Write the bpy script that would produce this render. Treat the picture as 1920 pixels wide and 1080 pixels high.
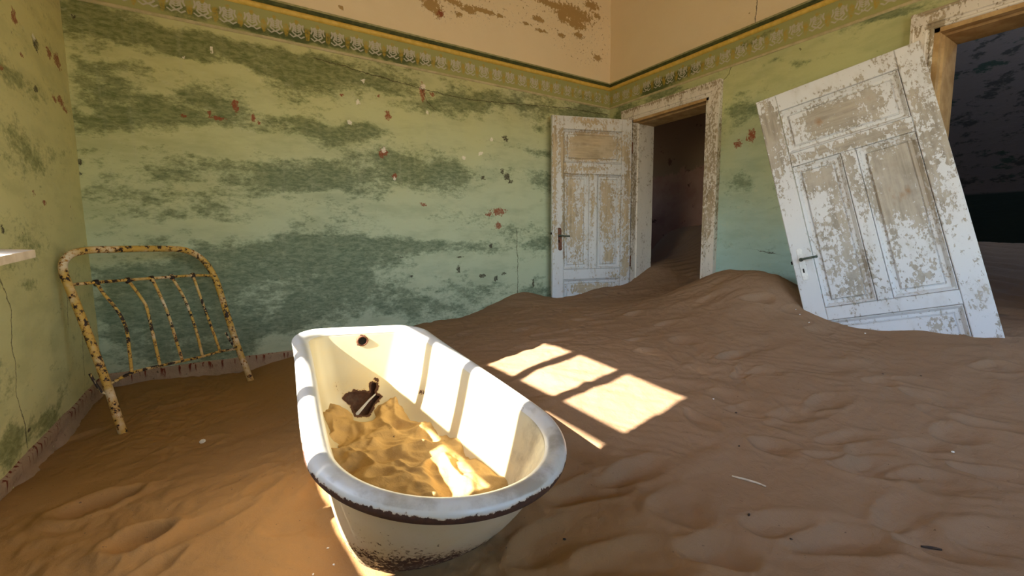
import bpy, bmesh, math, random
import numpy as np
from mathutils import Matrix, Vector

for o in list(bpy.data.objects):
    bpy.data.objects.remove(o)
SC = bpy.context.scene
COL = SC.collection

# ------------------------------------------------------------------ camera
F = 824.275                                   # focal length in pixels of the 1920 wide frame
R = np.array([[0.8430867922705316, -0.5376839799897931, -0.01002987344493304],
              [-0.06694840366136015, -0.08643285934857535, -0.9940056700401789],
              [0.5335940141588744, 0.8387045358689587, -0.10886748626956379]])   # right, down, forward
cam = bpy.data.cameras.new('camera')
cam.sensor_fit = 'HORIZONTAL'
cam.sensor_width = 36.0
cam.lens = F * 36.0 / 1920.0
cam.clip_start = 0.02
camo = bpy.data.objects.new('camera', cam)
COL.objects.link(camo)
M = Matrix.Identity(4)
for i in range(3):
    M[i][0], M[i][1], M[i][2] = R[0][i], -R[1][i], -R[2][i]
camo.matrix_world = M
SC.camera = camo

# ------------------------------------------------------------------ sky, sun, exposure
SUN_TY, SUN_TZ = 0.12, 0.79                   # the sun travels (1, .12, -.79)
SUN_E = 22.0
SKY_E = 1.0
EXPO = 0.65
w = bpy.data.worlds.new('sky')
SC.world = w
w.use_nodes = True
wn = w.node_tree
for n in list(wn.nodes):
    wn.nodes.remove(n)
sky = wn.nodes.new('ShaderNodeTexSky')
sky.sky_type = 'NISHITA'
sky.sun_disc = False
sky.sun_elevation = math.atan(SUN_TZ / math.hypot(1, SUN_TY))
sky.sun_rotation = math.radians(-97)
sky.altitude = 200
sky.dust_density = 0.6
bg = wn.nodes.new('ShaderNodeBackground')
bg.inputs[1].default_value = SKY_E
wo = wn.nodes.new('ShaderNodeOutputWorld')
wn.links.new(sky.outputs[0], bg.inputs[0])
wn.links.new(bg.outputs[0], wo.inputs[0])

sl = bpy.data.lights.new('sun', 'SUN')
sl.energy = SUN_E
sl.angle = math.radians(0.53)
sl.color = (1.0, 0.92, 0.80)
so = bpy.data.objects.new('sun', sl)
COL.objects.link(so)
so.location = (-6, -1, 5)
so.rotation_euler = Vector((1, SUN_TY, -SUN_TZ)).to_track_quat('-Z', 'Y').to_euler()


def portal(loc, normal, sx, sy):
    l = bpy.data.lights.new('opening_portal', 'AREA')
    l.shape = 'RECTANGLE'
    l.size, l.size_y = sx, sy
    l.cycles.is_portal = True
    o = bpy.data.objects.new('opening_portal', l)
    COL.objects.link(o)
    o.location = loc
    o.rotation_euler = Vector(normal).to_track_quat('-Z', 'Z').to_euler()


vs = SC.view_settings
vs.view_transform = 'Standard'
vs.look = 'None'
vs.gamma = 1.0
vs.exposure = EXPO
vs.use_curve_mapping = False
SC.cycles.use_denoising = True
SC.cycles.max_bounces = 9
SC.cycles.diffuse_bounces = 6
SC.cycles.sample_clamp_indirect = 8.0
SC.cycles.caustics_reflective = False
SC.cycles.caustics_refractive = False

# ------------------------------------------------------------------ room dimensions (metres, camera at the origin)
XL, XR, YB, YF = -0.782, 3.867, 3.9, -2.3
ZF, ZCEIL = -1.05, 2.9
ZB, ZC, ZG = -0.87, 1.52, 1.712               # top of base, painted line, gold moulding
WT = 0.30


def ray(px):
    v = np.array([(px[0] - 960) / F, (px[1] - 540) / F, 1.0])
    return v @ R


def onx(px, x):
    d = ray(px)
    return d * (x / d[0])


def ony(px, y):
    d = ray(px)
    return d * (y / d[1])


# ------------------------------------------------------------------ noise
_rng = np.random.RandomState(7)
_PERM = _rng.permutation(4096)
_ANG = _rng.rand(4096) * 2 * np.pi
_GX, _GY = np.cos(_ANG), np.sin(_ANG)


def perlin(x, y, seed=0):
    xi = np.floor(x).astype(np.int64)
    yi = np.floor(y).astype(np.int64)
    xf, yf = x - xi, y - yi
    u = xf * xf * xf * (xf * (xf * 6 - 15) + 10)
    v = yf * yf * yf * (yf * (yf * 6 - 15) + 10)

    def g(ix, iy, dx, dy):
        h = _PERM[(_PERM[(ix + seed * 131) & 4095] + iy) & 4095]
        return _GX[h] * dx + _GY[h] * dy
    a = g(xi, yi, xf, yf)
    b = g(xi + 1, yi, xf - 1, yf)
    c = g(xi, yi + 1, xf, yf - 1)
    d = g(xi + 1, yi + 1, xf - 1, yf - 1)
    return 1.5 * ((a + (b - a) * u) + ((c + (d - c) * u) - (a + (b - a) * u)) * v)


def fbm(x, y, octv=4, seed=0, gain=0.5):
    s, a = 0.0, 1.0
    for i in range(octv):
        s = s + a * perlin(x * 2 ** i, y * 2 ** i, seed + i)
        a *= gain
    return s


def sstep(x, a, b):
    t = np.clip((x - a) / (b - a), 0, 1)
    return t * t * (3 - 2 * t)


# ------------------------------------------------------------------ mesh helpers
def link(name, me, mat=None, parent=None, smooth=False):
    o = bpy.data.objects.new(name, me)
    COL.objects.link(o)
    if mat:
        for m in (mat if isinstance(mat, (list, tuple)) else [mat]):
            me.materials.append(m)
    if parent:
        o.parent = parent
    if smooth:
        me.polygons.foreach_set('use_smooth', [True] * len(me.polygons))
    return o


def attr(me, name, vals):
    a = me.attributes.new(name, 'FLOAT', 'POINT')
    a.data.foreach_set('value', np.ascontiguousarray(vals, dtype=np.float32))


def mesh_np(verts, faces):
    me = bpy.data.meshes.new('m')
    verts = np.asarray(verts, dtype=np.float32)
    faces = np.asarray(faces, dtype=np.int32)
    n, k = faces.shape
    me.vertices.add(len(verts))
    me.vertices.foreach_set('co', verts.ravel())
    me.loops.add(n * k)
    me.loops.foreach_set('vertex_index', faces.ravel())
    me.polygons.add(n)
    me.polygons.foreach_set('loop_start', np.arange(0, n * k, k, dtype=np.int32))
    me.update(calc_edges=True)
    return me


def grid_faces(nu, nv, mask=None):
    i, j = np.meshgrid(np.arange(nu - 1), np.arange(nv - 1), indexing='ij')
    a = i * nv + j
    q = np.stack([a, a + nv, a + nv + 1, a + 1], -1)
    if mask is not None:
        q = q[mask]
    return q.reshape(-1, 4)


def box_mesh(boxes, bevel=0.0):
    bm = bmesh.new()
    for (x0, x1, y0, y1, z0, z1) in boxes:
        r = bmesh.ops.create_cube(bm, size=1)
        for v in r['verts']:
            v.co = Vector(((x0 + x1) / 2 + v.co.x * (x1 - x0), (y0 + y1) / 2 + v.co.y * (y1 - y0), (z0 + z1) / 2 + v.co.z * (z1 - z0)))
    if bevel:
        bmesh.ops.bevel(bm, geom=list(bm.edges), offset=bevel, segments=2, affect='EDGES', profile=0.5)
    me = bpy.data.meshes.new('m')
    bm.to_mesh(me)
    bm.free()
    return me


def tube_mesh(path, rad, n=12, cap=True):
    P = np.array(path, float)
    m = len(P)
    rad = np.full(m, rad) if np.isscalar(rad) else np.array(rad, float)
    T = np.gradient(P, axis=0)
    T /= np.linalg.norm(T, axis=1)[:, None]
    ref = np.array([0.31, 0.17, 0.93])
    if abs(T[0] @ ref) > 0.9:
        ref = np.array([1.0, 0.2, 0.1])
    verts = []
    U = ref - T[0] * (ref @ T[0])
    for i in range(m):
        U = U - T[i] * (U @ T[i])
        U /= np.linalg.norm(U)
        V = np.cross(T[i], U)
        for k in range(n):
            a = 2 * np.pi * k / n
            verts.append(P[i] + rad[i] * (np.cos(a) * U + np.sin(a) * V))
    bm = bmesh.new()
    bv = [bm.verts.new(v) for v in verts]
    for i in range(m - 1):
        for k in range(n):
            bm.faces.new((bv[i * n + k], bv[i * n + (k + 1) % n], bv[(i + 1) * n + (k + 1) % n], bv[(i + 1) * n + k]))
    if cap:
        bm.faces.new(bv[:n][::-1])
        bm.faces.new(bv[-n:])
    bmesh.ops.recalc_face_normals(bm, faces=bm.faces)
    me = bpy.data.meshes.new('m')
    bm.to_mesh(me)
    bm.free()
    return me


def spline(pts, n):
    P = np.array(pts, float)
    P = np.vstack([2 * P[0] - P[1], P, 2 * P[-1] - P[-2]])
    out = []
    m = len(P) - 3
    for t in np.linspace(0, m - 1e-9, n):
        i = int(t)
        s = t - i
        a, b, c, d = P[i:i + 4]
        out.append(0.5 * (2 * b + (c - a) * s + (2 * a - 5 * b + 4 * c - d) * s * s + (3 * b - a - 3 * c + d) * s ** 3))
    return np.array(out)


def profile_mesh(path, prof):
    """extrude a profile (offset along n, height) along a straight run; path = (p0, p1, n)"""
    p0, p1, n = [np.array(q, float) for q in path]
    k = len(prof)
    L = np.linalg.norm(p1 - p0)
    m = max(2, int(L / 0.03))
    verts = []
    for i in range(m + 1):
        b = p0 + (p1 - p0) * i / m
        for (d, z) in prof:
            verts.append(b + n * d + np.array([0, 0, z]))
    f = []
    for i in range(m):
        for j in range(k - 1):
            f.append((i * k + j, (i + 1) * k + j, (i + 1) * k + j + 1, i * k + j + 1))
    return mesh_np(verts, f)


def tag(o, label, cat, group=None, kind=None):
    o['label'] = label
    o['category'] = cat
    if group:
        o['group'] = group
    if kind:
        o['kind'] = kind
    return o


def empty(name, loc, mat3=None, parent=None):
    o = bpy.data.objects.new(name, None)
    o.empty_display_size = 0.1
    COL.objects.link(o)
    m = Matrix.Translation(Vector(loc))
    if mat3 is not None:
        for i in range(3):
            for j in range(3):
                m[i][j] = mat3[i][j]
    o.matrix_world = m
    if parent:
        o.parent = parent
    return o


def struct(o):
    o['kind'] = 'structure'
    return o


# ------------------------------------------------------------------ node helper
class NT:
    def __init__(s, name):
        s.m = bpy.data.materials.new(name)
        s.m.use_nodes = True
        s.t = s.m.node_tree
        for n in list(s.t.nodes):
            s.t.nodes.remove(n)
        s.out = s.t.nodes.new('ShaderNodeOutputMaterial')
        s.b = s.t.nodes.new('ShaderNodeBsdfPrincipled')
        s.t.links.new(s.b.outputs[0], s.out.inputs[0])

    def put(s, sock, v):
        if isinstance(v, bpy.types.NodeSocket):
            s.t.links.new(v, sock)
        elif isinstance(v, (tuple, list)) and len(v) == 3 and sock.type == 'RGBA':
            sock.default_value = (*v, 1)
        else:
            sock.default_value = v

    def attr(s, name):
        n = s.t.nodes.new('ShaderNodeAttribute')
        n.attribute_name = name
        return n.outputs['Fac']

    def pos(s, scale=(1, 1, 1), obj=False):
        if obj:
            src = s.t.nodes.new('ShaderNodeTexCoord').outputs['Object']
        else:
            src = s.t.nodes.new('ShaderNodeNewGeometry').outputs['Position']
        if scale == (1, 1, 1):
            return src
        n = s.t.nodes.new('ShaderNodeVectorMath')
        n.operation = 'MULTIPLY'
        s.t.links.new(src, n.inputs[0])
        n.inputs[1].default_value = scale
        return n.outputs[0]

    def z(s):
        n = s.t.nodes.new('ShaderNodeSeparateXYZ')
        s.t.links.new(s.pos(), n.inputs[0])
        return n.outputs[2]

    def noise(s, vec, scale, detail=3, rough=0.55, dist=0.0):
        n = s.t.nodes.new('ShaderNodeTexNoise')
        s.put(n.inputs['Vector'], vec)
        n.inputs['Scale'].default_value = scale
        n.inputs['Detail'].default_value = detail
        n.inputs['Roughness'].default_value = rough
        n.inputs['Distortion'].default_value = dist
        return n.outputs['Fac']

    def voro(s, vec, scale):
        n = s.t.nodes.new('ShaderNodeTexVoronoi')
        s.put(n.inputs['Vector'], vec)
        n.inputs['Scale'].default_value = scale
        return n.outputs['Distance']

    def math(s, op, a, b=0.0, c=None):
        n = s.t.nodes.new('ShaderNodeMath')
        n.operation = op
        s.put(n.inputs[0], a)
        s.put(n.inputs[1], b)
        if c is not None:
            s.put(n.inputs[2], c)
        return n.outputs[0]

    def madd(s, a, k, b):
        return s.math('MULTIPLY_ADD', a, k, b)

    def ss(s, x, lo, hi, a=0.0, b=1.0):
        n = s.t.nodes.new('ShaderNodeMapRange')
        n.interpolation_type = 'SMOOTHSTEP'
        s.put(n.inputs['Value'], x)
        n.inputs['From Min'].default_value = lo
        n.inputs['From Max'].default_value = hi
        n.inputs['To Min'].default_value = a
        n.inputs['To Max'].default_value = b
        return n.outputs[0]

    def mix(s, f, a, b):
        n = s.t.nodes.new('ShaderNodeMix')
        n.data_type = 'RGBA'
        s.put(n.inputs[0], f)
        s.put(n.inputs[6], a)
        s.put(n.inputs[7], b)
        return n.outputs[2]

    def bump(s, h, strength, dist):
        n = s.t.nodes.new('ShaderNodeBump')
        n.inputs['Strength'].default_value = strength
        n.inputs['Distance'].default_value = dist
        s.put(n.inputs['Height'], h)
        s.t.links.new(n.outputs[0], s.b.inputs['Normal'])

    def done(s, color, rough=0.8, spec=0.3, metal=0.0):
        s.put(s.b.inputs['Base Color'], color)
        s.put(s.b.inputs['Roughness'], rough)
        s.b.inputs['Specular IOR Level'].default_value = spec
        s.b.inputs['Metallic'].default_value = metal
        return s.m


# ------------------------------------------------------------------ materials
def mat_wall(name, top_c, low_c, dark_top, dark_low, z_top=1.4, z_low=-0.4, kx=0.0):
    n = NT(name)
    P = n.pos()
    z = n.z()
    nz = n.noise(n.pos((1, 1, 2.2)), 7, 9, 0.68)
    fine = n.noise(n.pos((1, 1, 1.6)), 34, 6, 0.7)
    big = n.noise(P, 1.6, 3, 0.5)
    sx = n.t.nodes.new('ShaderNodeSeparateXYZ')
    n.t.links.new(P, sx.inputs[0])
    hz = n.ss(n.madd(sx.outputs[0], kx, n.madd(big, 1.2, n.madd(z, 1.0, -0.6))), z_low, z_top)  # hue shift in the paint imitates warm bounce above and sky light below
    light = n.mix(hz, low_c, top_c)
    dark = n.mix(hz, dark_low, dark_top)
    # worn paint: the attribute holds the broad cloud bands, the noise their torn edges
    f = n.madd(n.attr('patch'), 0.85, n.madd(nz, 1.7, n.madd(fine, 1.2, -1.36)))
    pm = n.ss(f, 0.12, 0.80)
    # inside the dark bands the paint is rubbed to different degrees; between them it is faintly clouded
    rub = n.ss(n.noise(n.pos((1, 1, 2.6)), 18, 8, 0.72, 0.5), 0.34, 0.70, 1.0, 0.60)
    cloud = n.ss(n.noise(n.pos((0.6, 0.6, 1.7)), 4.5, 6, 0.62), 0.42, 0.72)
    pm2 = n.math('MAXIMUM', n.math('MULTIPLY', pm, rub), n.math('MULTIPLY', cloud, 0.26))
    col = n.mix(n.math('MULTIPLY', pm2, 0.97), light, dark)
    pale = n.ss(n.noise(n.pos((1, 1, 1.8)), 13, 8, 0.7), 0.56, 0.72)
    col = n.mix(n.math('MULTIPLY', pale, 0.28), col, (0.62, 0.62, 0.42))
    streak = n.ss(n.noise(n.pos((9, 9, 0.5)), 3, 4, 0.6), 0.55, 0.75)
    col = n.mix(n.math('MULTIPLY', streak, 0.13), col, (0.5, 0.5, 0.36))
    # zone above the gold moulding: cream plaster that flakes
    up = n.math('GREATER_THAN', z, ZG + 0.05)
    cream = n.mix(n.noise(P, 2.3, 4, 0.6), (0.80, 0.65, 0.40), (0.86, 0.72, 0.48))
    pk = n.madd(n.attr('peel'), 1.0, n.madd(n.noise(P, 30, 7, 0.76), 2.0, -1.07))
    pkm = n.ss(pk, 0.44, 0.50)
    rim = n.math('MULTIPLY', n.ss(pk, 0.33, 0.42), n.math('SUBTRACT', 1.0, pkm))
    cream = n.mix(n.math('MULTIPLY', rim, 0.45), cream, (0.9, 0.8, 0.6))
    cream = n.mix(pkm, cream, (0.42, 0.27, 0.10))
    col = n.mix(up, col, cream)
    # chips and stains with a place of their own
    edge = n.madd(n.noise(P, 44, 5, 0.72), 1.7, -0.9)
    for a, c, hard in (('red', (0.27, 0.065, 0.028), 0.5), ('dirt', (0.05, 0.035, 0.02), 0.5), ('chip', (0.82, 0.76, 0.66), 0.5)):
        k = n.ss(n.math('ADD', n.attr(a), edge), hard, hard + 0.07)
        col = n.mix(n.math('MULTIPLY', k, n.ss(n.noise(P, 70, 3, 0.6), 0.3, 0.6, 0.6, 0.95)), col, c)
    cr = n.math('ADD', n.attr('crack'), n.madd(n.noise(P, 14, 5, 0.7), 0.05, -0.025))
    ck = n.ss(n.math('ABSOLUTE', cr), 0.0015, 0.0055, 1.0, 0.0)
    col = n.mix(n.math('MULTIPLY', ck, 0.75), col, (0.06, 0.045, 0.02))
    hgt = n.madd(pkm, -1.2, n.madd(nz, 0.8, n.madd(fine, 0.5, n.madd(ck, -1.0, n.madd(n.ss(n.attr('chip'), 0.3, 0.6), -0.8, 0.0)))))
    n.bump(hgt, 0.4, 0.006)
    return n.done(col, 0.72, 0.25)


def mat_base():
    n = NT('crumbling_base_plaster')
    P = n.pos()
    c = n.mix(n.noise(P, 9, 6, 0.65), (0.58, 0.41, 0.28), (0.36, 0.25, 0.15))
    s = n.noise(n.pos((26, 26, 2)), 1.6, 4, 0.6)
    topz = n.ss(n.madd(n.noise(P, 6, 3), 0.12, n.z()), ZB - 0.02, ZB + 0.035)
    c = n.mix(n.math('MULTIPLY', n.ss(s, 0.54, 0.60), topz), c, (0.2, 0.045, 0.022))
    c = n.mix(n.ss(n.noise(P, 30, 5, 0.7), 0.63, 0.7), c, (0.07, 0.045, 0.03))
    n.bump(n.noise(P, 38, 8, 0.7), 0.8, 0.02)
    return n.done(c, 0.9, 0.15)


def mat_sand(name, ca, cb, warm_bounce=None):
    n = NT(name)
    P = n.pos()
    c = n.mix(n.noise(P, 1.3, 4, 0.6), ca, cb)
    if warm_bounce:
        c = n.mix(n.attr('warm_bounce'), c, warm_bounce)  # warm bounced light painted into the sand colour
    g = n.noise(P, 420, 2, 0.6)
    c = n.mix(n.ss(g, 0.35, 0.7), n.mix(0.16, c, (0.2, 0.11, 0.06)), c)
    c = n.mix(n.ss(n.noise(P, 70, 2, 0.5), 0.735, 0.76), c, (0.16, 0.1, 0.06))
    h = n.madd(n.noise(P, 20, 7, 0.62, 0.4), 1.0, n.madd(g, 0.05, 0.0))
    n.bump(h, 0.55, 0.013)
    return n.done(c, 0.95, 0.1)


def mat_enamel(name, base=(0.86, 0.85, 0.80), stain=0.0, sc=38):
    n = NT(name)
    P = n.pos(obj=True)
    r = n.attr('rust')
    n1 = n.noise(P, sc, 7, 0.72)
    n2 = n.noise(P, 9, 5, 0.6)
    c = n.mix(n.math('MULTIPLY', n.ss(n2, 0.4, 0.75), 0.35 + stain), base, (0.62, 0.5, 0.27))
    halo = n.ss(n.math('ADD', r, n.madd(n1, 0.9, -0.45)), 0.22, 0.55)
    c = n.mix(n.math('MULTIPLY', halo, 0.55), c, (0.5, 0.28, 0.07))
    k = n.ss(n.math('ADD', r, n.madd(n1, 1.7, -0.85)), 0.42, 0.52)
    rc = n.mix(n.noise(P, 60, 4, 0.7), (0.016, 0.010, 0.008), (0.12, 0.045, 0.018))
    c = n.mix(k, c, rc)
    sm = n.ss(n.math('ADD', n.attr('smudge'), n.madd(n.noise(P, 14, 5, 0.65), 1.0, -0.5)), 0.35, 0.75)
    c = n.mix(n.math('MULTIPLY', sm, 0.66), c, (0.24, 0.19, 0.13))
    n.bump(n.madd(k, -1.0, n.math('MULTIPLY', n1, 0.15)), 0.35, 0.006)
    return n.done(c, n.mix(k, (0.3, 0.3, 0.3), (0.9, 0.9, 0.9)), 0.45)


def mat_paint(name, wood=(0.43, 0.37, 0.29), white=(0.63, 0.63, 0.635), grain=(34, 34, 3), flake=1.0):
    n = NT(name)
    P = n.pos(obj=True)
    g = n.noise(n.pos(grain, obj=True), 1.0, 5, 0.65)
    c_w = n.mix(n.ss(g, 0.3, 0.7), tuple(0.55 * q for q in wood), wood)
    c_w = n.mix(n.ss(n.noise(P, 7, 4, 0.6), 0.4, 0.7), c_w, tuple(0.8 * q + 0.08 for q in wood))
    a = n.noise(n.pos((1, 1, 0.62), obj=True), 58, 6, 0.66)
    b = n.noise(n.pos((1, 1, 0.5), obj=True), 13, 5, 0.6)
    f = n.madd(n.attr('bare'), 0.46, n.madd(a, 1.45 * flake, n.madd(b, 0.75, -1.10)))
    k = n.ss(f, 0.185, 0.215)
    rim = n.math('MULTIPLY', n.ss(f, 0.13, 0.18), n.math('SUBTRACT', 1.0, k))
    c = n.mix(n.math('MULTIPLY', n.ss(b, 0.45, 0.8), 0.45), white, (0.46, 0.43, 0.38))
    c = n.mix(n.math('MULTIPLY', rim, 0.35), c, (0.25, 0.2, 0.15))
    c = n.mix(n.math('MULTIPLY', k, 0.94), c, c_w)
    st = n.ss(n.math('ADD', n.attr('stain'), n.madd(b, 1.6, -0.85)), 0.35, 0.7)
    c = n.mix(n.math('MULTIPLY', st, 0.7), c, (0.28, 0.13, 0.04))
    n.bump(n.madd(k, -1.0, n.madd(g, 0.35, 0.0)), 0.5, 0.004)
    return n.done(c, 0.7, 0.3)


def mat_iron():
    n = NT('flaking_painted_iron')
    P = n.pos(obj=True)
    a = n.noise(P, 42, 5, 0.7)
    b = n.noise(P, 7, 4, 0.6)
    c = n.mix(n.ss(b, 0.34, 0.55), (0.74, 0.60, 0.40), (0.60, 0.36, 0.07))
    c = n.mix(n.ss(a, 0.50, 0.58), c, (0.46, 0.2, 0.03))
    c = n.mix(n.ss(n.math('ADD', a, n.madd(b, 0.35, n.madd(n.attr('rust'), 0.22, -0.255))), 0.575, 0.60), c, (0.03, 0.015, 0.01))
    n.bump(a, 0.4, 0.004)
    return n.done(c, 0.6, 0.4)


def mat_plain(name, c1, c2, scale=20, rough=0.6, spec=0.4, metal=0.0, bump=0.3, bd=0.003):
    n = NT(name)
    P = n.pos(obj=True)
    v = n.noise(P, scale, 5, 0.65)
    n.bump(v, bump, bd)
    return n.done(n.mix(n.ss(v, 0.35, 0.65), c1, c2), rough, spec, metal)


def mat_frieze():
    n = NT('stencilled_frieze')
    P = n.pos()
    nz = n.noise(n.pos((1, 1, 1.4)), 11, 8, 0.68)
    base = n.mix(n.ss(n.math('ADD', n.attr('patch'), n.madd(nz, 1.2, -0.7)), 0.25, 0.7), (0.36, 0.36, 0.14), (0.09, 0.115, 0.04))
    wear = n.ss(n.math('ADD', n.noise(P, 30, 5, 0.65), n.attr('fade')), 0.56, 0.74, 1.0, 0.0)
    gm = n.math('MULTIPLY', n.ss(n.attr('grey'), 0.35, 0.65), wear)
    c = n.mix(n.math('MULTIPLY', gm, 0.9), base, (0.52, 0.49, 0.40))
    gd = n.ss(n.math('ADD', n.attr('gold'), n.madd(n.noise(P, 60, 3, 0.6), 0.5, -0.25)), 0.4, 0.6)
    gd = n.math('MULTIPLY', gd, n.ss(n.noise(P, 40, 5, 0.7), 0.40, 0.62, 1.0, 0.25))
    c = n.mix(n.math('MULTIPLY', gd, 0.8), c, (0.46, 0.31, 0.04))
    n.bump(nz, 0.2, 0.004)
    return n.done(c, 0.75, 0.25)


MW_BACK = mat_wall('green_cloud_paint', (0.56, 0.55, 0.26), (0.50, 0.56, 0.38), (0.125, 0.145, 0.045), (0.125, 0.165, 0.10), kx=-0.26)  # olive left to teal right stands in for the light's own tint
MW_LEFT = mat_wall('yellow_green_paint', (0.68, 0.62, 0.29), (0.66, 0.63, 0.31), (0.22, 0.23, 0.09), (0.18, 0.2, 0.07))
MW_RIGHT = mat_wall('pale_green_paint', (0.52, 0.54, 0.27), (0.40, 0.57, 0.53), (0.13, 0.17, 0.08), (0.18, 0.27, 0.2))  # teal lower colour puts bluish sky light into the paint
M_BASE = mat_base()
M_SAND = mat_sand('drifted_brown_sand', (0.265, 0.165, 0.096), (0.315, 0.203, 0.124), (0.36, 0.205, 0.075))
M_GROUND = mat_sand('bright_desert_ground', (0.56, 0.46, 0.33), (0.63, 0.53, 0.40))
M_TUBSAND = mat_sand('bounce_lit_tub_sand', (0.46, 0.30, 0.115), (0.52, 0.35, 0.15))  # lit copy of the sand, golden for light bounced inside the tub
M_PLASTER = mat_plain('bare_plaster', (0.5, 0.42, 0.32), (0.6, 0.52, 0.4), 6, 0.85, 0.2)
M_PASS = mat_plain('stained_red_brown_plaster', (0.30, 0.15, 0.11), (0.42, 0.25, 0.19), 5, 0.9, 0.2, bump=0.5, bd=0.01)
M_GOLD = mat_plain('gold_paint', (0.64, 0.43, 0.07), (0.76, 0.53, 0.12), 22, 0.5, 0.4)
M_GREEN = mat_plain('dark_green_paint', (0.045, 0.055, 0.015), (0.09, 0.10, 0.03), 24, 0.6, 0.3)
M_PALE = mat_plain('pale_green_line', (0.30, 0.29, 0.12), (0.44, 0.40, 0.2), 20, 0.7, 0.3)
M_LINE = mat_plain('cream_painted_line', (0.46, 0.40, 0.22), (0.58, 0.50, 0.30), 14, 0.75, 0.25)
M_PAINT = mat_paint('peeling_white_paint')
M_PAINT2 = mat_paint('peeling_white_paint_tan_wood', wood=(0.54, 0.42, 0.26))
M_PAINT2_H = mat_paint('peeling_white_paint_tan_cross', wood=(0.54, 0.42, 0.26), grain=(3, 34, 34))
M_PAINT_H = mat_paint('peeling_white_paint_cross_grain', grain=(3, 34, 34))
M_CASE = mat_paint('peeling_white_casing', wood=(0.42, 0.33, 0.21), white=(0.72, 0.67, 0.60))
M_CASE_H = mat_paint('peeling_white_head_casing', wood=(0.42, 0.33, 0.21), white=(0.72, 0.67, 0.60), grain=(34, 3, 34))
M_JAMB = mat_plain('ochre_bare_wood', (0.36, 0.22, 0.09), (0.5, 0.34, 0.16), 9, 0.7, 0.3)
M_IRON = mat_iron()
M_ENAMEL = mat_enamel('white_enamel', (0.56, 0.56, 0.54))
M_BASIN = mat_enamel('yellowed_bounce_lit_basin', (0.55, 0.49, 0.325), 0.25)  # yellow base covers both staining and light bounced off the sand
M_OUTER = mat_enamel('stained_outer_enamel', (0.64, 0.55, 0.38), 0.3, 80)
M_RUST = mat_plain('dark_rust', (0.018, 0.011, 0.008), (0.09, 0.035, 0.015), 40, 0.9, 0.2, bump=0.8)
M_BROWN = mat_plain('brown_rusted_plate', (0.10, 0.035, 0.018), (0.2, 0.09, 0.05), 40, 0.7, 0.3)
M_PATINA = mat_plain('green_patina_metal', (0.03, 0.055, 0.045), (0.11, 0.12, 0.09), 45, 0.5, 0.5, 0.4)
M_WHITEMETAL = mat_plain('painted_lock_plate', (0.62, 0.62, 0.6), (0.78, 0.78, 0.76), 30, 0.5, 0.4)
M_BLACK = mat_plain('hole_and_latch_black', (0.01, 0.009, 0.008), (0.02, 0.016, 0.012), 20, 0.9, 0.1)  # flat black put in for the shade inside holes; the latches share it
M_SILL = mat_plain('sun_bleached_board', (0.62, 0.5, 0.36), (0.76, 0.64, 0.5), 12, 0.7, 0.3)
M_CHIP = mat_plain('white_plaster_crumb', (0.7, 0.66, 0.6), (0.85, 0.83, 0.8), 60, 0.8, 0.2)
M_PEBBLE = mat_plain('dark_pebble', (0.035, 0.025, 0.02), (0.08, 0.055, 0.04), 60, 0.8, 0.2)
M_STRAW = mat_plain('bleached_twig', (0.5, 0.42, 0.3), (0.65, 0.56, 0.44), 40, 0.8, 0.2)
M_CEIL = mat_plain('cream_ceiling', (0.62, 0.5, 0.33), (0.7, 0.58, 0.4), 4, 0.85, 0.2)
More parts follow.
